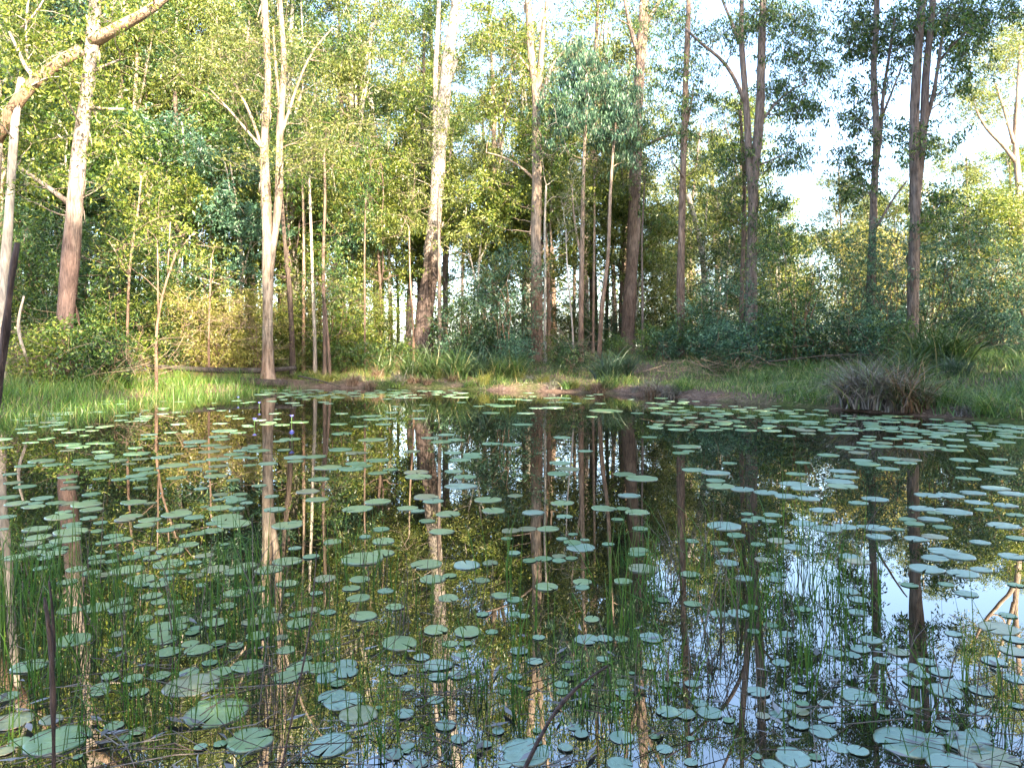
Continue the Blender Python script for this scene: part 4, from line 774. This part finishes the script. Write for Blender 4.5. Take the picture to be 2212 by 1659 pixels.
R2 = "190,510,130 230,525,130 70,540,130 160,545,150 330,570,120 410,550,100 575,565,170 590,595,185 550,432,100 810,440,115 935,450,130 935,467,120 855,487,130 770,325,110 665,345,115 735,370,130 830,358,110 815,560,120 890,595,140 860,655,210 640,725,170 685,750,130 1035,742,175 1070,812,165 330,755,170 200,800,200 520,795,140 585,815,90 780,832,170 645,878,100 740,945,160 1210,715,100 1495,507,140 1550,545,150 1485,575,150 1910,578,150 2020,605,210 1940,715,145 1510,762,160 1525,848,105 1325,825,145 1285,928,120 1420,928,145 1775,797,170 1900,797,90 1990,822,160 1865,870,80 2010,928,105 1580,962,60 1510,993,75 1575,1018,115 1630,1048,190 1655,998,60 1805,1028,80 2000,1065,130 1990,1090,110 1200,1085,90 1155,990,70 1180,940,120 365,1008,160 360,1085,160 230,1120,270 640,1155,200 900,1162,185 1050,1147,105 1300,1133,90 1390,1120,110 1490,1103,90 1490,1130,90 1570,1118,80 1640,1268,125 1640,1302,95 1410,1300,150 995,1258,105 680,1250,170 790,1230,90 2030,1185,200 1900,1265,120 215,1250,130 160,1310,120 205,1370,150 380,1325,100 780,1370,140 1120,1355,130 1205,1382,100 440,1430,120 2150,1385,90 350,930,110 250,980,80 290,205,130 200,210,90 390,222,100 300,227,120 600,222,90 590,172,80 420,183,80 100,190,80 220,272,95 80,257,110 100,318,130 90,420,150 190,442,125 290,358,180 975,142,75 1130,140,160 1345,155,100 1450,152,140 1790,173,230 1990,187,80 2130,185,120"
R3 = "100,550,150 240,570,180 270,655,190 410,675,160 560,695,150 690,720,150 835,735,150 735,640,170 810,668,180 1025,625,180 1050,655,190 920,808,160 1260,737,160 960,456,130 1170,490,130 1210,512,150 1150,440,120 1350,478,140 1480,485,140 1455,505,130 1300,400,130 1660,408,100 1780,398,110 1755,424,120 1825,487,160 2045,482,110 1990,550,150 2080,535,150 2080,568,140 1855,605,140 2030,668,160 1885,698,150 1600,712,160 1740,715,170 1560,798,160 1755,818,215 2095,778,150 1955,805,100 2160,842,110 1615,868,150 1510,897,120 1690,917,110 2085,908,190 1405,930,70 950,928,180 1070,915,150 1180,913,80 1520,993,140 1640,978,150 1280,980,150 2170,990,120 1930,1015,120 370,970,120 640,1003,140 740,1045,160 510,1027,90 260,1020,110 310,1065,90 85,1005,90 545,1125,120 1090,1105,130 1150,1135,150 1700,1075,180 1640,1115,160 1800,1105,180 1590,1185,210 1820,1215,190 1940,1190,130 2140,1105,160 75,1222,130 420,1245,120 640,1225,100 620,1255,120 1480,1290,100 1715,1282,90 1845,1345,140 2160,1290,90 1090,1330,130 1155,1385,120 90,1410,110 460,1430,100 600,300,120 690,333,110 755,287,100 830,318,95 880,278,90 1060,290,100 1080,315,130 985,317,80 1370,350,110 1480,295,110 1480,318,90 440,835,80 510,860,90 580,878,90 455,875,100 310,1145,150"
R4 = "470,655,220 190,825,215 45,1018,140 80,1180,250 330,1165,140 120,1310,130 370,1300,390 640,960,110 640,990,120 890,995,120 1230,945,340 1590,825,210 1415,858,140 1215,860,130 1390,1120,380 1600,1295,300 1285,1345,80 1410,1325,80 1300,1065,70 1830,895,170 1920,830,180 1080,735,150 1270,720,170 1650,630,150 1400,680,90 1060,655,150 1010,620,150 2060,635,130 710,890,120 730,1210,120 920,520,120 1140,575,110 1450,440,130 1340,490,110 1160,530,130 1620,540,140 1800,640,90 2130,1020,190 2120,1330,280 1830,720,120 1220,680,110"
R5 = "470,675,240 905,605,190 700,595,160 790,682,105 890,682,80 1060,605,80 715,820,190 840,882,120 715,895,130 870,755,90 1700,525,110 1545,825,80 1785,650,110 1890,650,90 2080,645,160 1665,655,160 1235,730,120 1335,795,110 1205,895,100 985,940,70 1140,990,70 1280,967,60 1505,942,90 1900,928,90 1895,992,110 1590,1215,95 1100,1245,85 1015,1328,90 850,1295,120 1890,1280,160 1275,1375,320 435,1390,130 520,1335,90 700,1040,110 515,965,90 110,1045,250 205,1135,250 1350,1240,60 1530,1350,100 1880,1450,170 2165,1355,110 2100,1275,70 600,1450,110 1205,490,80 1265,502,75 1000,495,80 1360,640,80 610,770,110 75,940,90 1670,925,90 1510,990,80 1140,1455,90"
R6 = "90,940,100 510,993,140 135,1065,100 200,1123,165 45,1135,130 320,1172,70 540,1143,90 640,1133,110 795,1065,80 940,1065,100 955,1160,110 925,1245,170 770,1205,120 1155,1020,230 1490,1060,130 1710,985,210 1770,940,140 1925,1110,120 655,805,110 1000,740,120 1165,717,130 1230,655,140 1410,735,130 1500,833,130 1590,800,110 1680,865,140 1760,617,100 2050,580,230 2150,655,130 2145,730,160 2020,797,150 2160,905,150 2110,500,100 1470,1310,410 1640,1290,140 1860,1320,290 1920,1270,160 1770,1415,100 1990,1410,340 1750,1455,300 735,1405,240 1030,1345,140 80,1440,90 600,1460,140 590,560,90 480,605,80 690,620,110 795,462,100 1150,480,120 385,490,150 260,490,120"
pads = []
for s, (ox, oy) in ((R1, (0, 1000)), (R2, (850, 1000)), (R3, (1767, 1000)), (R4, (0, 1400)), (R5, (850, 1400)), (R6, (1767, 1400))):
    k = 0.8294
    for q in s.split():
        a, b_, c = map(float, q.split(',')); pads.append((ox * k + a * .3374, oy * k + b_ * .3374, c * .3374))
def clear(u, v, wpx, tol=0.5):
    for (a, b_, c) in pads:
        if abs(a - u) < (c + wpx) * 0.5 * tol and abs(b_ - v) < (c + wpx) * 0.5 * tol * max(0.08, (v - VH) / F): return False
    return True
def fill(n, u0, u1, v0, v1, wm):
    k = 0
    for _ in range(n * 6):
        if k >= n: break
        uu = rng.uniform(u0, u1); vv = v0 + (v1 - v0) * rng.uniform(0, 1); q = on_water(uu, vv); wd = rng.uniform(*wm) * rng.choice([0.6, 0.8, 1.0, 1.0])
        if rng.uniform() < 0.6 and pads:                      # rafts: grow against a pad that is already there
            pu, pv, pw = pads[int(rng.integers(0, len(pads)))]
            if not (u0 < pu < u1 and v0 < pv < v1): continue
            pq = on_water(pu, pv); a = rng.uniform(0, 6.28); dd = (pw * pq[1] / F + wd) * 0.5 * rng.uniform(0.85, 1.05)
            q = pq + np.array([math.cos(a) * dd, math.sin(a) * dd, 0])
            if q[1] < 1.2: continue
            uu = UH + F * q[0] / q[1]; vv = VH + F * CAMH / q[1]
        if pond_sd(q[0], q[1]) > -0.12: continue
        wpx = wd * F / q[1]
        if clear(uu, vv, wpx, 0.72): pads.append((uu, vv, wpx)); k += 1
fill(130, 0, 620, 862, 1010, (0.16, 0.26)); fill(40, 0, 520, 1000, 1180, (0.12, 0.2)); fill(75, 560, 1000, 841, 860, (0.2, 0.45)); fill(35, 600, 1450, 845, 880, (0.2, 0.42))
fill(130, 1400, 2212, 862, 930, (0.18, 0.32)); fill(55, 1850, 2212, 900, 970, (0.16, 0.3)); fill(15, 600, 1500, 890, 1000, (0.2, 0.34)); fill(18, 1500, 2212, 960, 1150, (0.14, 0.24))
fill(22, 250, 800, 1280, 1480, (0.06, 0.12)); fill(40, 0, 2212, 1400, 1650, (0.03, 0.07)); fill(16, 0, 700, 1150, 1300, (0.08, 0.16))
pads.sort(key=lambda p: -p[2] * p[2] * (p[1] - VH))
def pad_where(u, v):
    col = ('under the left bank', 'over the reflected thick gum', 'over the reflected paperbark', 'over the reflected leaning gum', 'over the reflected reddish gum', 'over the reflected stout gum', 'over the reflected forked gum', 'over the reflected twin topped gum', 'on the bright sky reflection')[
        int(np.searchsorted([120, 330, 720, 1060, 1230, 1450, 1750, 2000], u))]
    row = ('far out', 'mid pond', 'by the rushes', 'among rushes', 'nearest')[int(np.searchsorted([960, 1130, 1300, 1480], v))]
    return f"{row} {col}"
LPV, LPQ, LPT, off = [], [], [], 0
for i, (u, v, wpx) in enumerate(pads):
    q = on_water(u, v); r = wpx * q[1] / F / 2; zz = 0.0015 + 0.0035 * ((i * 0.6180339) % 1)
    br = rng.uniform() < 0.08
    tone = 'pad_brown' if br else ('pad_sky_sheen' if u > 1350 + 250 * rng.normal() or (v > 1400 and u > 700) else 'pad_green')  # right and near pads take the colour with sky sheen painted in
    g = int(rng.integers(0, 11)); rz = rng.uniform(0, 6.28)
    if i < 300:
        o = link('lily_pad', PADM[(tone, g)], None, (q[0], q[1], zz)); o.rotation_euler = (rng.normal() * 0.006, rng.normal() * 0.006, rz); o.scale = (r, r * rng.uniform(0.88, 1.0), r * 0.8)
        size = 'very large' if r > 0.115 else ('large' if r > 0.085 else ('medium' if r > 0.05 else 'small'))
        col = {'pad_green': 'green', 'pad_sky_sheen': 'bluish', 'pad_brown': 'faded'}[tone]
        tag(o, f"{size} {col} lily pad {pad_where(u, v)}", 'lily pad', f"lily pads {pad_where(u, v)}")
    else:
        c, s_ = math.cos(rz), math.sin(rz); A = PADG[g][0] * np.array([r, r, r * 0.8])
        LPV.append(np.stack([A[:, 0] * c - A[:, 1] * s_ + q[0], A[:, 0] * s_ + A[:, 1] * c + q[1], A[:, 2] + zz], 1)); LPQ.append(PADG[g][1] + off); LPT.append(PADG[g][2] + off); off += len(A)
M['pad_far'] = island_mat('small_pad', [(0, (0.22, 0.22, 0.12)), (0.12, (0.14, 0.26, 0.11)), (0.6, (0.18, 0.32, 0.17)), (1, (0.24, 0.37, 0.23))], 0.3, spec=1.0)
tag(link('lily_pads', mesh_np('lily_pads', np.concatenate(LPV), [np.concatenate(LPQ), np.concatenate(LPT)], M['pad_far'], True)), 'many smaller lily pads scattered over the pond', kind='stuff')
# small blue flowers on the water
M['petal'] = island_mat('blue_petal', [(0, (0.16, 0.18, 0.62)), (1, (0.28, 0.30, 0.75))], 0.5)
M['stem'] = island_mat('flower_stem', [(0, (0.08, 0.16, 0.04)), (1, (0.10, 0.2, 0.05))], 0.5)
def flower_mesh():
    V = []; Q = []
    for ring, (np_, tilt, l) in enumerate(((7, 0.75, 0.05), (6, 1.1, 0.04))):
        for j in range(np_):
            a = j / np_ * 6.283 + ring * 0.4; d = np.array([math.cos(a) * math.cos(tilt), math.sin(a) * math.cos(tilt), math.sin(tilt)]); s = np.array([-math.sin(a), math.cos(a), 0]) * 0.011
            b0 = np.array([0, 0, 0.09]); k = len(V); V += [b0, b0 + d * l * 0.5 + s, b0 + d * l, b0 + d * l * 0.5 - s]; Q.append((k, k + 1, k + 2, k + 3))
    return mesh_np('petals', V, [np.array(Q)], M['petal'])
FM = flower_mesh(); mbs = MB(); mbs.tube([(0, 0, -0.02), (0.004, 0, 0.05), (0, 0, 0.092)], 0.004, 5); SM = mbs.mesh('stem', M['stem'])
for (zx, zy, wh) in ((1525, 108, 'far out left of the paperbark reflection'), (1660, 148, 'beside the left edge of the paperbark reflection'), (1868, 243, 'just right of the paperbark reflection'), (1868, 367, 'nearest of those right of the paperbark reflection'), (1630, 265, 'left of the paperbark reflection, nearer the viewer')):
    q = on_water(zx * .3374, 829.4 + zy * .3374 + 3)
    r = thing('water_lily', f"tiny blue water lily flower {wh}", 'flower', tuple(q), rng.uniform(0, 6), 'blue water lily flowers'); link('petals', FM, r); link('stem', SM, r)

# ------------------------------------------------------------------ rushes in the foreground
def rush_mesh(n, h, spread, lean, bent=0.2, rad=0.0021):
    mb = MB()
    for i in range(n):
        a = rng.uniform(0, 6.28); b0 = np.array([rng.normal() * spread, rng.normal() * spread, -0.08]); hh = h * rng.uniform(0.45, 1.1); ln = rng.uniform(0, lean) * hh
        dv = np.array([math.cos(a), math.sin(a), 0.0])
        if rng.uniform() < bent and hh > 0.2:
            k = b0 + np.array([0, 0, hh * 0.6]) + dv * ln * 0.4; a2 = rng.uniform(0, 6.28)
            pts = [(0, 0, -0.13), b0, (b0 + k) / 2, k, k + np.array([math.cos(a2) * hh * 0.35, math.sin(a2) * hh * 0.35, -hh * 0.1 * rng.uniform(-1, 2)])]
        else: pts = [(0, 0, -0.13), b0, b0 + dv * ln * 0.2 + (0, 0, hh * 0.4), b0 + dv * ln * 0.55 + (0, 0, hh * 0.75), b0 + dv * ln + (0, 0, hh)]
        mb.tube(pts, np.array([1, 1, 0.95, 0.75, 0.25]) * rad * rng.uniform(0.7, 1.3), 5)
    return mb.mesh('rush_clump', M['reed'])
RU = [rush_mesh(7, 0.42, 0.05, 0.25, 0.12), rush_mesh(5, 0.36, 0.07, 0.3, 0.1), rush_mesh(10, 0.45, 0.06, 0.5, 0.25), rush_mesh(4, 0.5, 0.03, 0.15, 0), rush_mesh(8, 0.34, 0.10, 0.8, 0.3), rush_mesh(3, 0.45, 0.05, 0.15, 0.1)]
rush_spots = []
for s, (ox, oy) in (("420,1180 540,1330 820,1230 845,1190 170,1240 60,1260 250,1260 380,1200 1245,1260 1320,1200 1510,1330 1570,1300 1600,1200 720,1290 330,1330 100,1380 200,1400 40,1420", (0, 1000)),
                    ("440,1350 480,1300 285,1250 330,1200 120,1330 640,1420 850,1400 995,1420 1120,1200 1165,1380 95,1150 1780,1250 1900,1360 1920,1180 2090,1030 2190,1250 2100,1400", (850, 1000)),
                    ("160,1040 440,1240 710,1250 745,1010 120,1050 265,900 330,1350 575,1280 690,1400 790,1100 850,1150 940,1350 965,1380 1010,1350 1060,1280 1130,1240 1125,960 515,1380 170,1330 810,930", (1767, 1000)),
                    ("50,420 100,480 180,330 240,520 330,420 420,560 1130,620 1140,900 930,1200 450,1000 820,420 840,560 1420,420 1480,520 1500,330 1620,430 1780,420 1830,560 1890,420 1620,620 1720,520 1460,640 2100,720 2130,830 1250,520 680,470 590,420 300,600 30,600 150,600 760,400 1050,520 1690,760 1950,640 400,1300 2000,1350 1010,1330", (0, 1400)),
                    ("30,950 440,500 480,620 690,1250 720,1400 750,1000 860,1050 900,1400 970,1440 1180,1100 1260,800 1270,700 1430,1280 1640,1050 1700,1100 1720,950 1800,1000 1780,900 1820,620 1880,650 1900,760 1960,650 1990,800 2100,980 2160,1000 540,850 620,980 1610,1100 1050,1020 1380,1390 150,1290 300,800 1330,600 1560,760 1800,1300", (850, 1400)),
                    ("160,860 690,520 1010,480 1070,650 850,720 570,420 1640,960 1670,960 1690,940 1630,880 1470,760 1560,1100 1520,1460 1820,990 2190,1100 2150,1200 2200,850 1830,1300 1215,1220 1240,1290 310,520 515,500 790,580 900,640 1255,960 930,900 720,900 250,1340 130,1400 1180,560 2110,1250 1950,1340 980,1000 60,1000", (1767, 1400))):
    for q in s.split():
        a, b_ = map(float, q.split(',')); rush_spots.append((ox * .8294 + a * .3374, oy * .8294 + b_ * .3374))
for i in range(26): rush_spots.append((rng.uniform(0, 620), rng.uniform(1330, 1640)))
for i in range(30): rush_spots.append((rng.uniform(0, 800), rng.uniform(1270, 1620)))
for i in range(18): rush_spots.append((rng.uniform(1400, 1960), rng.uniform(1180, 1500)))
for i in range(25): rush_spots.append((rng.uniform(700, 2212), rng.uniform(1480, 1640)))
def rush_where(u, v):
    col = ('in the left corner', 'left of the paperbark reflection', 'by the paperbark reflection', 'by the leaning gum reflection', 'by the reddish gum reflection', 'by the forked gum reflection', 'by the twin stemmed gum reflection', 'over the bright sky reflection at right')[int(np.searchsorted([110, 430, 720, 1050, 1300, 1700, 2020], u))]
    row = ('far out', 'mid row', 'nearest')[int(np.searchsorted([1280, 1470], v))]
    return f"{row} {col}"
for i, (u, v) in enumerate(rush_spots):
    q = on_water(u, v); k = int(rng.integers(0, 6)); s = rng.uniform(0.55, 0.95) * (0.8 if v > 1500 else 1.15)
    o = link('rush_clump', RU[k], None, (q[0], q[1], 0)); o.rotation_euler = (0, 0, rng.uniform(0, 6.28)); o.scale = (s, s, s)
    kind = ('upright green', 'thin green', 'dense green', 'tall straight green', 'sprawling green', 'sparse green')[k]
    dead = rng.uniform() < 0.12
    if dead: o.material_slots[0].link = 'OBJECT'; o.material_slots[0].material = M['reed_dead']; kind = 'withered brown'
    tag(o, f"{kind} rushes {rush_where(u, v)}", 'rushes', f"rushes {rush_where(u, v)}")
# dead rush stalks lying on the water
mb = MB()
for i in range(230):
    u = rng.uniform(-50, 1000) if rng.uniform() < 0.62 else rng.uniform(900, 2250); v = rng.uniform(1400, 1680); q = on_water(u, v)
    l = rng.uniform(0.06, 0.32); a = rng.normal(0.1, 0.75); dv = np.array([math.cos(a), math.sin(a), 0]); z = 0.012 + rng.uniform(0, 0.02)
    r = rng.uniform(0.0007, 0.0017)
    mb.tube([q - dv * l / 2 + (0, 0, z), q + (0, 0, z + 0.008) + np.array([-dv[1], dv[0], 0]) * rng.normal() * 0.02, q + dv * l / 2 + (0, 0, z + rng.uniform(-0.008, 0.06))], [r, r, r * 0.5], 5)
tag(link('dead_stalks', mb.mesh('dead_stalks', M['reed_dead'])), 'withered rush stalks lying on the water', kind='stuff')
# floating dead gum leaves
n = 170; u = rng.uniform(0, 2212, n); v = rng.uniform(1330, 1680, n); Y = CAMH * F / (v - VH)
V, Q = leaf_quads(np.stack([(u - UH) / F * Y, Y, np.full(n, 0.012)], 1), 0.075, 0.017, 0.0); V = V.reshape(-1, 4, 3); V[:, :, 2] = 0.006 + (V[:, :, 2] - V[:, :1, 2]) * 0.08 + 0.006
M['float'] = island_mat('floating_leaf', [(0, (0.10, 0.09, 0.09)), (0.6, (0.22, 0.21, 0.23)), (1, (0.32, 0.30, 0.30))], 0.35, spec=0.6)
tag(link('fallen_leaves', mesh_np('fallen_leaves', V.reshape(-1, 3), [Q], M['float'])), 'fallen gum leaves floating on the water', kind='stuff')
# bare twigs close to the viewer
def stick(label, px, Ys, rads, mt='stick'):
    pts = np.array([P(u, v, Y) for (u, v), Y in zip(px, Ys)]); k = smooth_path(pts, 0.03)
    mb = MB(); rr = np.interp(np.linspace(0, 1, len(k)), np.linspace(0, 1, len(rads)), rads); rr = rr * (1 + 0.18 * np.sin(np.arange(len(rr)) * 1.9) + 0.1 * rng.normal(size=len(rr)))
    mb.tube(k, rr, 8, wob=0.1)
    tag(link('bare_twig', mb.mesh('bare_twig', M[mt], True, k[0]), None, tuple(k[0])), label, 'twig', 'bare twigs near the viewer')
stick('dark blurry twig rising at the left edge past the grassy bank', [(-60, 1200), (-10, 870), (8, 780), (16, 690), (22, 600), (38, 525)], [1.12, 1.08, 1.08, 1.08, 1.08, 1.08], [0.0065, 0.0065, 0.0061, 0.0058, 0.0050, 0.0036])
stick('upright brown seed stalk standing in the left foreground', [(116, 1700), (116, 1560), (112, 1420), (106, 1330), (96, 1290)], [1.22, 1.22, 1.22, 1.22, 1.22], [0.0027, 0.0032, 0.0039, 0.0034, 0.0025])
stick('slim second tip hooked over beside the brown seed stalk', [(116, 1420), (120, 1340), (118, 1275), (106, 1255)], [1.24, 1.24, 1.24, 1.24], [0.0022, 0.0027, 0.0027, 0.0016])
stick('thin purplish stem curving up before the paperbark reflection', [(600, 1700), (628, 1560), (655, 1440), (674, 1330), (680, 1250), (684, 1190)], [1.37, 1.40, 1.44, 1.51, 1.51, 1.51], [0.0022, 0.0022, 0.0022, 0.0019, 0.0016, 0.0010])
stick('thick purplish brown twig slanting up to the right in the foreground', [(1115, 1700), (1150, 1620), (1190, 1540), (1230, 1490), (1270, 1462), (1312, 1438)], [1.08, 1.12, 1.15, 1.19, 1.22, 1.22], [0.0032, 0.0032, 0.0030, 0.0032, 0.0027, 0.0019])

# labels that several things would share are told apart by their order
ORD = 'first second third fourth fifth sixth seventh eighth ninth tenth eleventh twelfth thirteenth fourteenth fifteenth sixteenth seventeenth eighteenth nineteenth twentieth'.split()
ORD += ['twenty ' + q for q in ORD[:9]] + ['thirtieth'] + ['thirty ' + q for q in ORD[:9]]
by = {}
for o in list(sc.objects):
    if o.get('category') and o.get('label'): by.setdefault(o['label'], []).append(o)
for lab, os_ in by.items():
    if len(os_) > 1:
        os_.sort(key=lambda o: o.location.x / max(0.3, o.location.y))
        for i, o in enumerate(os_): o['label'] = f"{lab}, {ORD[i] if i < len(ORD) else i + 1} from left"
